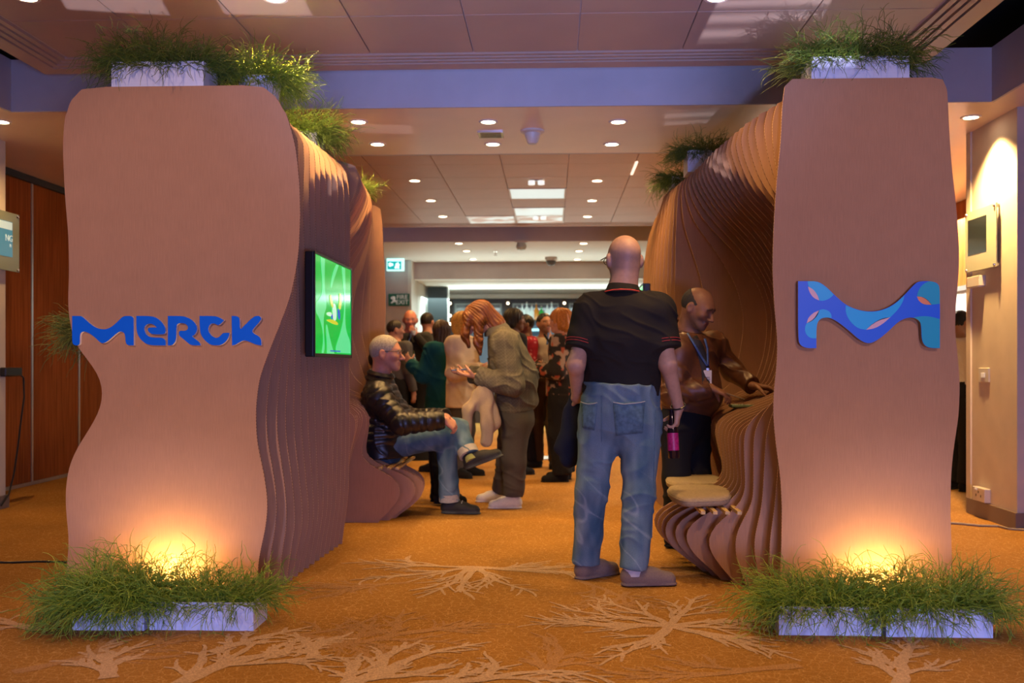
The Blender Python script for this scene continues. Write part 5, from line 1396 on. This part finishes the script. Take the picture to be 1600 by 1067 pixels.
for sd, tt in (('R', nrm(J['toeR'])),):       # shoe laces
    a = J['an'+sd]; lc = MB()
    for k in range(4):
        p = a-soff+tt*(.045+.028*k)+V3(0, 0, .030-.014*k); r = V3(tt[1], -tt[0], 0)*(.038-.002*k); lc.tube([tuple(p-r-V3(0, 0, .012)), tuple(p+V3(0, 0, .005)), tuple(p+r-V3(0, 0, .012))], .0028, 5)
    lc.make('laces', M_st, sm, True)

# --- person sitting behind him, of whom only the dark leg and boot show
J = dict(head=W(596, 566, 8.02), face=V3(1, .1, 0), neck=W(590, 598, 8.02), shR=W(590, 622, 7.9), shL=W(594, 622, 8.14), elR=W(606, 662, 7.86), wrR=W(640, 660, 7.92), elL=W(612, 662, 8.2), wrL=W(645, 660, 8.1),
  pelvis=W(592, 690, 8.02), hipR=W(600, 694, 7.95), hipL=W(600, 694, 8.09), knR=W(684, 690, 7.9), knL=W(680, 690, 8.1), anR=W(690, 769, 7.86), anL=W(684, 766, 8.08), toeR=V3(1, -.1, 0), toeL=V3(1, .1, 0))
person('person sitting hidden behind the quilted jacket man, dark trousers and black boot showing', J, dict(h=.012, hs=.92, skin=(.5, .27, .18), wd=.85, hipw=.85, eyes=False, trousers=M_blackcloth, leg_r=(.07, .055, .05), leg_e=.006, shoe=M_blackcloth, top=M_blackcloth, top_name='jumper',
  hair=hair_short(), hair_mat=M_h('dark', (.02, .014, .01)), seed=9))

# --- woman bending over her phone
J = dict(head=W(746, 500, 7.76), face=V3(-.72, -.12, -.68), up=V3(-.66, 0, .75), neck=W(776, 514, 7.78), shL=W(789, 538, 7.60), shR=W(784, 535, 7.95),
  elL=W(803, 603, 7.50), wrL=W(745, 588, 7.62), elR=W(775, 595, 8.02), wrR=W(734, 585, 7.86), pelvis=W(806, 648, 7.78), hipL=W(806, 660, 7.70), hipR=W(802, 660, 7.88),
  knL=W(803, 722, 7.70), knR=W(794, 722, 7.96), anL=W(803, 776, 7.74), anR=W(782, 767, 8.09), toeL=V3(-1, -.12, 0), toeR=V3(-1, -.05, 0))
J['handL'] = (V3(-1, .12, .12), V3(.05, .1, 1), V3(0, -1, .1), (.25, .35, .4, .5), .35)
J['handR'] = (V3(-1, -.25, .05), V3(.05, 0, 1), V3(0, 1, .2), (.3, .4, .5, .5), .35)
def plaid(V):
    p = V; base = np.array([.112, .098, .076]); k = np.sin(p[:, 2]*260+p[:, 0]*60)*np.sin((p[:, 0]+p[:, 1]*.6)*260)
    l = (np.abs(((p[:, 0]+p[:, 1]*.4)*14) % 1-.5) > .45)*.22+(np.abs((p[:, 2]*13) % 1-.5) > .45)*.16
    return base*(1+.22*k+l-.1)[:, None]
M_plaid = cloth('plaid_wool', (.16, .14, .11), rough=.9, attr=True, noise=.1, nscale=200)
def boxy(S, J_, tr, tf, tup):
    S.cone(W(789, 535, 7.78), W(808, 590, 7.78), .120, .165, k=.05, flat=((0, 1, 0), 1.25))
    S.cone(W(806, 590, 7.78), W(808, 622, 7.78), .165, .160, k=.04, flat=((0, 1, 0), 1.2))
def hair_fall(S, P, A, s):
    S.ell(P(0, -.015, .03), np.array([.092, .106, .098])*s, A, k=0)
    S.cone(P(0, -.08, .03), W(774, 508, 7.78), .078*s, .080*s, k=.05)
    for q in (-1, 1):
        a = P(q*.066, .035, .06); b = P(q*.080, .0, -.02)
        S.cone(a, a+V3(-.03, 0, -.14), .034*s, .028*s, k=.03); S.cone(a+V3(-.03, 0, -.14), a+V3(.0, 0, -.22), .027*s, .012*s, k=.03)
        S.cone(b, b+V3(-.01, 0, -.16), .040*s, .030*s, k=.03); S.cone(b+V3(-.01, 0, -.16), b+V3(.01, 0, -.24), .03*s, .012*s, k=.03)
    S.ell(P(0, .10, -.06), np.array([.046, .06, .09])*s, A, k=.015, mode='s')
wm, wbody, wtop, whd, wt, woff = person('woman with copper hair in grey plaid jacket bending over a phone she holds', J, dict(
  h=.007, hs=1.02, skin=(.58, .30, .2), wd=1.05, hipw=1.1, ears=False, jaw=.9, trousers=cloth('wool_grey', (.075, .066, .055), rough=.95), leg_r=(.104, .082, .064), leg_fold=.009, cuff=-.01, waist=.10,
  shoe=cloth('sneaker_white', (.72, .69, .63), rough=.6, attr=True), shoe_col=(.70, .67, .60), sole=(.66, .62, .56), shoe_L=.265,
  top=M_plaid, top_name='jacket', top_tint=plaid, top_e=.022, sleeve_e=.034, sleeve=.97, hem=.02, top_fold=.016, top_freq=20, top_prims=boxy,
  hair=hair_fall, hair_mat=M_h('copper', (.15, .045, .011), .40), hair_amp=.006, hair_freq=30, seed=12))
ax = nrm(J['head']-J['neck']+V3(.1, 0, .1))
MB().lathe(tuple(J['neck']-woff), [(.11, -.03), (.10, .0), (.082, .03), (.076, .028), (.09, -.01)], 30, ax=tuple(ax), cap=False).make('jacket_collar', cloth('wool_plain', (.11, .096, .075)), wm, True)
for sd, c_ in (('L', M_h('copper', 0)), ):
    pass
p0 = W(708, 577, 7.70); p1 = W(733, 578, 7.70)
t = thing('phone', 'blue edged phone held flat by the woman in the plaid jacket', 'phone', tuple((p0+p1)/2)); hw = np.linalg.norm(p1-p0)/2+.01
MB().box((-hw, -.038, -.005), (hw, .038, .005)).make('case', mat('phone_case', (.03, .09, .28), rough=.3), t, bevel=.003)
MB().box((-hw+.004, -.034, .005), (hw-.004, .034, .0058)).make('display', mat('phone_glass', (.05, .06, .08), rough=.08, emit=(.4, .5, .6), estr=.25), t)
t.rotation_euler = (0, math.radians(-4), 0)
a = W(755, 606, 7.56); 
draped('draped_coat', 'pale beige coat hung over the arm of the woman in the plaid jacket', 'coat',
  [(W(760, 600, 7.58), W(733, 640, 7.56), .05, .05, ((0, 1, 0), .8)), (W(733, 640, 7.56), W(726, 690, 7.55), .048, .03, ((0, 1, 0), .8)), (W(758, 605, 7.56), W(764, 660, 7.55), .06, .075, ((0, 1, 0), .7)), (W(764, 660, 7.55), W(758, 690, 7.55), .07, .045, ((0, 1, 0), .7))],
  cloth('coat_beige', (.40, .30, .20), rough=.9), a, amp=.012, seed=3)
# whiter laces on her near shoe
a = J['anL']; lc = MB(); tt = nrm(J['toeL'])
for k in range(4):
    p = a-woff+tt*(.045+.026*k)+V3(0, 0, .028-.014*k); r = V3(tt[1], -tt[0], 0)*.036; lc.tube([tuple(p-r-V3(0, 0, .012)), tuple(p+V3(0, 0, .005)), tuple(p+r-V3(0, 0, .012))], .003, 5)
lc.make('laces', mat('lace_white', (.8, .78, .72)), wm, True)
# ---------------------------------------------------------------- the crowd by the bar
def stand(label, x, ytop, Y, ang, arms='down', turn=0, nod=0., hs=1., build=1., **look):
    zt = W(x, ytop, Y)[2]; s = zt/1.76
    a = math.radians(ang); f = V3(math.cos(a), math.sin(a), 0); r = np.cross(f, V3(0, 0, 1)); base = W(x, 569, Y)*V3(1, 1, 0)
    P = lambda rr, ff, z: base+s*(r*rr+f*ff)+V3(0, 0, z*s)
    a2 = a+math.radians(turn); fc = V3(math.cos(a2), math.sin(a2), -nod)
    J = dict(head=P(0, .02+nod*.05, 1.645), face=fc, up=V3(math.cos(a2)*nod*.8, math.sin(a2)*nod*.8, 1), neck=P(0, -.01, 1.49), pelvis=P(0, 0, .96), shR=P(.175*build, 0, 1.42), shL=P(-.175*build, 0, 1.42),
      hipR=P(.09, 0, .92), hipL=P(-.09, 0, .92), knR=P(.10, .02, .50), knL=P(-.10, .02, .50), anR=P(.11, -.02, .09/s), anL=P(-.11, -.02, .09/s), toeR=f+r*.3, toeL=f-r*.3)
    up_ = V3(0, 0, 1)
    for sd, q in (('R', 1), ('L', -1)):
        k = arms if isinstance(arms, str) else arms[0 if sd == 'R' else 1]
        if k == 'down': J['el'+sd], J['wr'+sd] = P(q*.24*build, -.02, 1.13), P(q*.25*build, .06, .87); J['hand'+sd] = (V3(0, 0, -1)+f*.1, -r*q, f, (.3, .35, .4, .4))
        if k == 'hold': J['el'+sd], J['wr'+sd] = P(q*.25*build, .02, 1.13), P(q*.12, .26, 1.14); J['hand'+sd] = (f-r*q*.6, -r*q+up_*.3, up_+f*.2, (.6, .7, .7, .7), .4)
        if k == 'drink': J['el'+sd], J['wr'+sd] = P(q*.26*build, .16, 1.20), P(q*.06, .20, 1.45); J['hand'+sd] = (up_*.8-r*q*.5+f*.1, -f, -r*q*.3+up_*.8, (.7, .8, .8, .8), .4)
        if k == 'up': J['el'+sd], J['wr'+sd] = P(q*.26*build, .08, 1.12), P(q*.20, .30, 1.26); J['hand'+sd] = (up_*.7+f*.6, -r*q+f*.2, up_*.5-f*.3, (.5, .6, .6, .6), .4)
        if k == 'hip': J['el'+sd], J['wr'+sd] = P(q*.30*build, -.06, 1.16), P(q*.20, .04, 1.0); J['hand'+sd] = (-r*q+f*.4, -f, up_, (.4, .5, .5, .5))
    sp = dict(h=.012, hs=hs*s*1.02, wd=build, hipw=build, eyes=look.pop('eyes', True), leg_r=(.09, .065, .055), shoe=M_blackcloth, trousers=M_blackcloth, top=M_blackcloth, skin=(.5, .25, .165), hair_mat=M_h('dark', (.02, .014, .01)))
    sp.update(look); return person(label, J, sp), J
M_brn = M_h('brown', (.045, .022, .012)); M_bld = M_h('blonde', (.62, .33, .08)); M_cpr = M_h('curly_copper', (.50, .18, .03)); M_blk = M_h('black', (.008, .007, .007))
(r_, J_) = stand('bald older man in dark jacket with white badge raising a glass to his mouth', 641, 485, 12.4, 278, arms=('down', 'drink'), build=1.12, nod=.1, skin=(.52, .20, .14), stub=(.3, .2, .17), brow=(.25, .2, .17),
  top=cloth('jacket_charcoal', (.028, .026, .024)), top_name='jacket', hair=hair_receding(), hair_mat=M_h('silver', 0), seed=21)
bo = r_[5]; c_ = J_['neck']; fz = V3(math.cos(math.radians(278)), math.sin(math.radians(278)), 0)
q = W(637, 548, 12.16); MB().box((-.05, -.004, -.075), (.05, .004, .075)).make('badge', mat('badge_white', 0), r_[0]).location = q-bo
MB().tube([tuple(W(637, 537, 12.16)-bo), tuple(W(642, 526, 12.2)-bo), tuple(W(640, 512, 12.3)-bo)], .008, 6).make('lanyard', M_lan, r_[0], True)
q = W(646, 524, 12.14)
t = thing('wine_glass', 'small pale glass in the raised hand of the bald older man', 'glass', tuple(q))
MB().lathe((0, 0, 0), [(.001, 0), (.02, .004), (.032, .03), (.034, .06), (.031, .06), (.029, .03), (.001, .008)], 18, cap=False).make('bowl', mat('glass_pale', (.7, .72, .66), rough=.08), t, True)
stand('dark haired man seen from behind, between the bald older man and teal coat woman', 668, 489, 13.2, 100, turn=-30, eyes=False, top=cloth('jacket_slate', (.03, .028, .03)), top_name='jacket', hair=hair_short(.06, -.04), hair_mat=M_h('dark', 0), seed=22)
stand('person with dark hair half hidden by the far edge of the left stand', 617, 501, 11.6, 60, turn=-40, skin=(.40, .19, .12), top=cloth('shirt_grey', (.08, .075, .07)), hair=hair_short(.06, -.03), hair_mat=M_h('dark', 0), seed=23)
stand('woman with long brown hair in a teal coat, one hand raised', 690, 501, 10.4, 150, arms=('down', 'up'), build=.95, turn=-20, ears=False, eyes=False, top=cloth('coat_teal', (.006, .075, .085), rough=.95), top_name='coat', hem=-.22, hem_w=1.15, top_e=.03, top_fold=.012,
  hair=hair_long(.34), hair_mat=M_brn, hair_amp=.005, seed=24)
stand('woman with blonde hair in a cream jacket and grey trousers', 722, 489, 9.9, 340, arms=('hold', 'hold'), build=.95, turn=10, ears=False, skin=(.56, .26, .16), top=cloth('jacket_cream', (.66, .53, .38), rough=.9), top_name='jacket', hem=-.20, top_e=.036, hem_w=1.05, top_fold=.010,
  trousers=cloth('wool_grey', 0), hair=hair_bob(.12, 1.02), hair_mat=M_bld, hair_amp=.006, seed=25)
stand('dark haired woman in black top partly hidden behind the plaid jacket woman', 802, 483, 10.2, 20, arms=('hold', 'hold'), build=1.05, turn=-20, skin=(.13, .06, .035), ears=False, hair=hair_bob(.08, 1.0), hair_mat=M_blk, hair_amp=.004, seed=26)
def dots(V):
    p = V*24; i = np.floor(p); d = np.linalg.norm(p-i-.5, axis=1); return np.where((d < .33)[:, None], np.array([.55, .2, .2]), np.array([.30, .012, .03]))
stand('person in red spotted blouse standing behind the dark haired woman in black', 822, 492, 10.9, 200, arms=('hold', 'hold'), skin=(.16, .075, .045), eyes=False, top=cloth('spotted_red', (.3, .02, .03), attr=True), top_name='blouse', top_tint=dots, hair=hair_short(), hair_mat=M_blk, seed=27)
(r_, J_) = stand('young man in pale shirt with a dark strap across his chest', 852, 490, 10.8, 245, arms=('down', 'hold'), turn=50, nod=-.12, skin=(.36, .17, .10), stub=(.05, .035, .03), top=cloth('shirt_pale', (.46, .40, .33)), trousers=cloth('wool_brown', (.06, .035, .02)), hair=hair_short(.06, -.03), hair_mat=M_blk, seed=28)
MB().tube([tuple(W(850, 522, 10.6)-r_[5]), tuple(W(858, 534, 10.55)-r_[5]), tuple(W(868, 548, 10.55)-r_[5])], .012, 6).make('strap', M_blackcloth, r_[0], True)
MB().tube([tuple(W(857, 520, 10.6)-r_[5]), tuple(W(855, 538, 10.55)-r_[5])], .012, 6).make('lanyard', M_lan, r_[0], True)
def floral(V):
    n = vnoise(V*22); n2 = vnoise(V*30+7); T = np.tile(np.array([.018, .014, .014]), (len(V), 1))
    T[n > .30] = [.30, .20, .15]; T[n2 > .45] = [.32, .07, .035]; return T
stand('woman with curly copper hair in dark floral blouse and black trousers', 878, 485, 9.6, 172, arms=('hold', 'hold'), turn=15, build=1.0, ears=False, skin=(.55, .25, .16), top=cloth('floral_dark', (.05, .04, .04), attr=True), top_name='blouse', top_tint=floral, top_e=.03, hem=-.08,
  leg_r=(.11, .09, .085), hair=hair_bob(.10, 1.08), hair_mat=M_cpr, hair_amp=.010, hair_freq=14, seed=29)
stand('person in white shirt glimpsed between the right stand and the plaster pier', 1499, 486, 9.0, 20, turn=0, skin=(.34, .18, .11), top=cloth('shirt_white', (.62, .6, .57)), hair=hair_short(.06, -.02), hair_mat=M_blk, stub=(.04, .03, .025), seed=30)

# ---------------------------------------------------------------- bar at the far end
M_barw = mat('bar_wood', (.07, .045, .04), rough=.5); M_bart = mat('bar_top', (.10, .09, .09), rough=.25)
M_glass = mat('display_glass', (.16, .18, .23), rough=.06, spec=.6)
YB = 20.4
xa, xb = W(698, 500, YB)[0], W(1010, 500, YB)[0]
bb = thing('back_bar', 'glazed back bar cabinet along the far wall behind the crowd', 'cabinet', (0, YB, 0))
MB().box((xa, .0, .9), (xb, .3, ZB-.11)).make('carcass', mat('bar_back', (.035, .03, .05), rough=.3), bb)
MB().box((xa, -.08, 0), (xb, .3, .9)).make('base_unit', M_barw, bb)
MB().box((xa, -.10, ZB-.10), (xb, .2, ZB-.01)).make('fascia', M_white, bb)
for x in (703, 793, 881, 969):
    p = W(x, 480, YB)[0]; MB().box((p-.055, -.06, .9), (p+.055, 0, ZB-.11)).make('mullion', M_barw, bb)
    for z in (ZB-.20, ZB-.45, ZB-.62):
        MB().lathe((p+.01, -.061, z), [(.028, 0), (.001, -.012)], 12, ax=(0, 1, 0), cap=False).make('spot_lamp', mat('bar_spot', (1, .9, .7), emit=(1, .82, .55), estr=6.), bb)
fx = [W(x, 480, YB)[0] for x in (711, 784, 801, 873, 889, 960)]
for a, b in ((0, 1), (2, 3), (4, 5)):
    MB().box((fx[a], -.03, .95), (fx[b], -.015, ZB-.20)).make('pane', M_glass, bb)
    fr = MB(); w = .03
    fr.box((fx[a], -.045, ZB-.23), (fx[b], -.01, ZB-.20)).box((fx[a], -.045, .95), (fx[a]+w, -.01, ZB-.23)).box((fx[b]-w, -.045, .95), (fx[b], -.01, ZB-.23))
    fr.make('pane_frame', mat('steel_frame', (.30, .36, .38), rough=.4, metal=.3), bb)
zs = W(840, 500, 20.2)[2]
MB().box((W(800, 500, 20.2)[0], -.32, zs-.03), (W(874, 500, 20.2)[0], -.03, zs)).make('shelf', M_barw, bb)
MB().box((W(818, 500, 20.2)[0], -.33, zs-.22), (W(852, 500, 20.2)[0], -.03, zs-.18)).make('lit_shelf', mat('lit_shelf', (.3, .6, .65), emit=(.35, .75, .8), estr=1.2), bb)
cols = [('clear', (.55, .68, .66), .9), ('clear', (.55, .68, .66), .9), ('clear', (.6, .75, .74), 1.0), ('clear', (.55, .68, .66), .9), ('amber', (.55, .22, .03), .5), ('green', (.03, .35, .07), .6), ('clear', (.5, .62, .62), .6), ('clear', (.5, .62, .62), .5)]
desc = ['leftmost clear bottle', 'second clear bottle from the end', 'tall clear bottle', 'clear bottle left of the amber one', 'amber bottle', 'green bottle', 'clear bottle right of the green one', 'last clear bottle on the right']
for i, ((nm, c_, e_), x) in enumerate(zip(cols, (808, 816, 823, 831, 838, 846, 855, 862))):
    t = thing('bottle', f'{desc[i]} on the lit shelf of the far bar', 'bottle', (W(x, 500, 20.2)[0], 20.22, zs), 'bottles on the far bar shelf')
    hb_ = .26+.10*((i*37) % 5)/5; r0_ = .055
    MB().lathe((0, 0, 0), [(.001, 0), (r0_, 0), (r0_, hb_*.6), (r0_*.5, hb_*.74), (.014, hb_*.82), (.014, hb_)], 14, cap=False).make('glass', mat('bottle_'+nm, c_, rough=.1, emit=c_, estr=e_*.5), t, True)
    MB().lathe((0, 0, 0), [(.016, hb_), (.016, hb_+.03), (.001, hb_+.031)], 10, cap=False).make('cap', M_alu, t, True)
ct = thing('bar_counter', 'dark bar counter in front of the glazed back bar', 'counter', (0, 18.9, 0))
MB().box((xa, 0, 0), (xb+.5, .08, 1.05)).make('front', M_barw, ct); MB().box((xa-.02, -.08, 1.05), (xb+.5, .5, 1.10)).make('worktop', M_bart, ct, bevel=.006)
struct(MB().box((-2.4, 20.75, 0), (6.2, 20.8, 3.2)).make('wall_back', M_barw))
# bar tables among the crowd
p = W(656, 576, 11.8)
t = thing('poseur_table', 'tall black draped table between the bald older man and the teal coat woman', 'table', (p[0], p[1], 0))
MB().lathe((0, 0, 0), [(.30, p[2]-.03), (.305, p[2]-.02), (.305, p[2]), (.001, p[2])], 28, cap=False).make('table_top', M_blackcloth, t, True)
MB().lathe((0, 0, 0), [(.30, .0), (.19, .55), (.21, .8), (.30, p[2]-.02)], 28, cap=False).make('table_cover', M_blackcloth, t, True)
t = thing('bottle', 'small green bottle on the black draped table', 'bottle', (p[0]-.05, p[1]-.18, p[2]))
MB().lathe((0, 0, 0), [(.001, 0), (.032, 0), (.033, .11), (.014, .16), (.012, .21), (.001, .21)], 16, cap=False).make('glass', mat('olive_glass', (.06, .07, .02), rough=.1), t, True)
MB().lathe((0, 0, 0), [(.0335, .03), (.0335, .09)], 16, cap=False).make('label', mat('paper_label', (.4, .36, .25)), t, True)
p = G(836, 716)
t = thing('poseur_table', 'slim pedestal table with steel pole behind the plaid jacket woman', 'table', tuple(p))
MB().lathe((0, 0, 0), [(.24, 0), (.24, .012), (.05, .03), (.032, .05), (.032, 1.02), (.06, 1.04)], 24).make('pedestal', M_alu, t, True)
MB().lathe((0, 0, 0), [(.001, 1.04), (.30, 1.04), (.30, 1.065), (.001, 1.065)], 28, cap=False).make('table_top', M_bart, t, True)
p = G(834, 712); p[1] -= .45
t = thing('handbag', 'brown leather handbag standing on the carpet at the foot of the pedestal table', 'bag', (p[0]-.02, p[1], 0))
S = SDF(.008); b_ = V3(0, 0, 0)
S.cone(V3(-.10, 0, .05), V3(.10, 0, .05), .05, .05, k=0, flat=((0, 1, 0), .9)); S.cone(V3(-.09, 0, .17), V3(.09, 0, .17), .035, .035, k=.12, flat=((0, 1, 0), .9)); S.clip(V3(0, 0, 0), V3(0, 0, -1))
V, Fq = S.mesh(); mesh_np('bag_body', V, Fq, cloth('bag_leather', (.10, .03, .015), rough=.4), t, True)
MB().tube([(-.07, 0, .19), (-.06, 0, .27), (-.02, 0, .31), (.02, 0, .31), (.06, 0, .27), (.07, 0, .19)], .007, 7).make('handle', MATS['bag_leather'], t, True)
MB().box((-.015, -.055, .12), (.015, -.046, .15)).make('clasp', M_chrome, t, bevel=.002)
# table legs seen in the corridor gap
p = G(1500, 742)
t = thing('folding_table', 'grey trestle table glimpsed in the gap left of the right plaster pier', 'table', (p[0]-.35, p[1]+.1, 0))
MB().box((-.5, -.3, .72), (.5, .3, .75)).make('table_top', mat('table_grey', (.2, .2, .2), rough=.5), t, bevel=.004)
for sx in (-.45, .45):
    for sy in (-.25, .25): MB().cyl((sx, sy, 0), (sx, sy, .72), .018, n=10).make('leg', M_panel, t, True)

# ---------------------------------------------------------------- wall fittings on the two piers
M_acr = mat('acrylic_plate', (.22, .26, .20), rough=.12, spec=.6); M_acr2 = mat('acrylic_plate_pale', (.52, .55, .42), rough=.12, spec=.6)
def pier_panel(X, ya, yb, za, zb, sgn, label, sy0, sy1, sz0, sz1, scr, M):
    """acrylic information panel on a pier side wall (plane X), facing sgn"""
    t = thing('information_panel', label, 'panel', (X, ya, za)); w, h = yb-ya, zb-za
    def bx(y0, y1, z0, z1, d0, d1):
        a, b = sorted((sgn*d0, sgn*d1)); return (a, y0, z0), (b, y1, z1)
    MB().box(*bx(0, w, 0, h, .025, .033)).make('plate', M, t, bevel=.002)
    MB().box(*bx(sy0*w, sy1*w, sz0*h, sz1*h, .002, .0345)).make('display', scr, t)
    for y in (.05, .95):
        for z in (.04, .96): MB().lathe((0, y*w, z*h), [(.012, .0), (.012, .038), (.009, .042), (.001, .042)], 14, ax=(sgn, 0, 0), cap=False).make('stud', M_chrome, t, True)
    return t, w, h
def on_plane(x, y, X):
    u = (x-800.0)/FPX; v = (HOR-y)/FPX; t = X/(u*CY-SY); return np.array([X, (u*SY+CY)*t, CAMH+v*t])
a = on_plane(1515, 423, px0); b = on_plane(1564, 316, px0)
ya, yb = sorted((a[1], b[1])); zA = on_plane(1564, 416, px0)[2]; zB_ = on_plane(1564, 316, px0)[2]
t, w, h = pier_panel(px0, ya, yb, zA, zB_, -1, 'pale acrylic information panel with dark screen on the right plaster pier', .30, .90, .28, .86, mat('dark_display', (.02, .03, .035), rough=.08, spec=.7), M_acr2)
a = on_plane(2, 425, PX); b = on_plane(24, 332, PX)
M_lcd = mat('blue_display', (.05, .15, .2), rough=.12, emit=(.03, .15, .21), estr=.9)
yr = b[1]; zA, zB_ = on_plane(24, 426, PX)[2], on_plane(24, 336, PX)[2]
t, w, h = pier_panel(PX, yr-.52, yr, zA, zB_, 1, 'grey acrylic information panel with blue screen on the left plaster pier', .12, .80, .24, .84, M_lcd, M_acr)
MB().box((.0346, .14*w, .70*h), (.0352, .79*w, .83*h)).make('screen_banner', mat('banner_white', (.4, .5, .5), rough=.2, emit=(.30, .42, .40), estr=.8), t)
text_mesh('NG', .07, mat('banner_white', 0), t, (.0352, .70*w, .55*h), rot=(PI/2, 0, PI/2)); text_mesh('n', .05, mat('banner_white', 0), t, (.0352, .74*w, .44*h), rot=(PI/2, 0, PI/2))
def wall_box(x0, x1, y0, y1, label, name, cat, dep, M=M_plast, detail=None):
    p = on_plane((x0+x1)/2, (y0+y1)/2, px0); hw = abs(on_plane(x0, y0, px0)[1]-on_plane(x1, y0, px0)[1])/2; hh = abs(on_plane(x0, y0, px0)[2]-on_plane(x0, y1, px0)[2])/2
    t = thing(name, label, cat, tuple(p)); MB().box((-dep, -hw, -hh), (0, hw, hh)).make('body', M, t, bevel=.004)
    if detail == 'switch': MB().box((-dep-.006, -hw*.35, -hh*.35), (-dep, hw*.35, hh*.35)).make('rocker', M_swhite, t, bevel=.002)
    if detail == 'socket':
        m = MB()
        for y_, z_ in ((0, .45), (-.4, -.1), (.4, -.1)): m.box((-dep-.0015, y_*hw-.006, z_*hh-.012), (-dep, y_*hw+.006, z_*hh+.006))
        m.make('pin_holes', M_black, t); MB().box((-dep-.005, hw*.2, hh*.6), (-dep, hw*.6, hh*.85)).make('rocker', M_swhite, t)
    if detail == 'lamp': MB().box((-dep*.9, -hw*.8, -hh-.006), (-dep*.1, hw*.8, -hh)).make('cover', M_plast, t)
    return t
wall_box(1521, 1540, 432, 448, 'small white box below the acrylic panel on the right pier', 'junction_box', 'box', .05, detail='lamp')
wall_box(1531, 1547, 575, 597, 'square light switch half way up the right plaster pier', 'light_switch', 'switch', .012, detail='switch')
wall_box(1529, 1548, 762, 783, 'white power socket low on the right plaster pier above its baseboard', 'power_socket', 'socket', .045, detail='socket')
# black plug and cable on the left pier
p = on_plane(12, 581, PX)
t = thing('power_plug', 'black plug and cable hanging down the face of the left plaster pier', 'plug', tuple(p))
ln = [on_plane(x, y, PX)+V3(.03, 0, 0)-p for x, y in ((22, 581), (31, 590), (32, 620), (26, 665), (22, 700), (16, 740), (8, 772), (-4, 790))]
MB().box((.0, -.12, -.035), (.055, .12, .035)).make('plug_body', M_black, t, bevel=.01)
MB().tube([tuple(on_plane(20, 581, PX)-p+V3(.03, 0, 0))]+[tuple(q) for q in ln], .007, 8).make('cable', M_black, t, True)
def floor_cable(pts, r, label, M):
    P = [G(x, y, r) for x, y in pts]; o = MB().tube([tuple(q-P[0]) for q in P], r, 8).make('floor_cable', M, None, True); o.location = P[0]; tag(o, label, 'cable')
floor_cable([(-40, 878), (20, 878.5), (60, 877), (100, 878), (140, 880)], .006, 'black cable lying on the carpet left of the left stand', M_black)
floor_cable([(1484, 817), (1500, 818), (1530, 821), (1560, 822), (1576, 826), (1620, 829)], .008, 'taped cable lying on the carpet in front of the right plaster pier', mat('cable_grey', (.30, .25, .2), rough=.6))
print('SCRIPT', time.time()-T0, 'verts', sum(len(m.vertices) for m in bpy.data.meshes), 'polys', sum(len(o.data.polygons) for o in bpy.data.objects if o.type == 'MESH'))
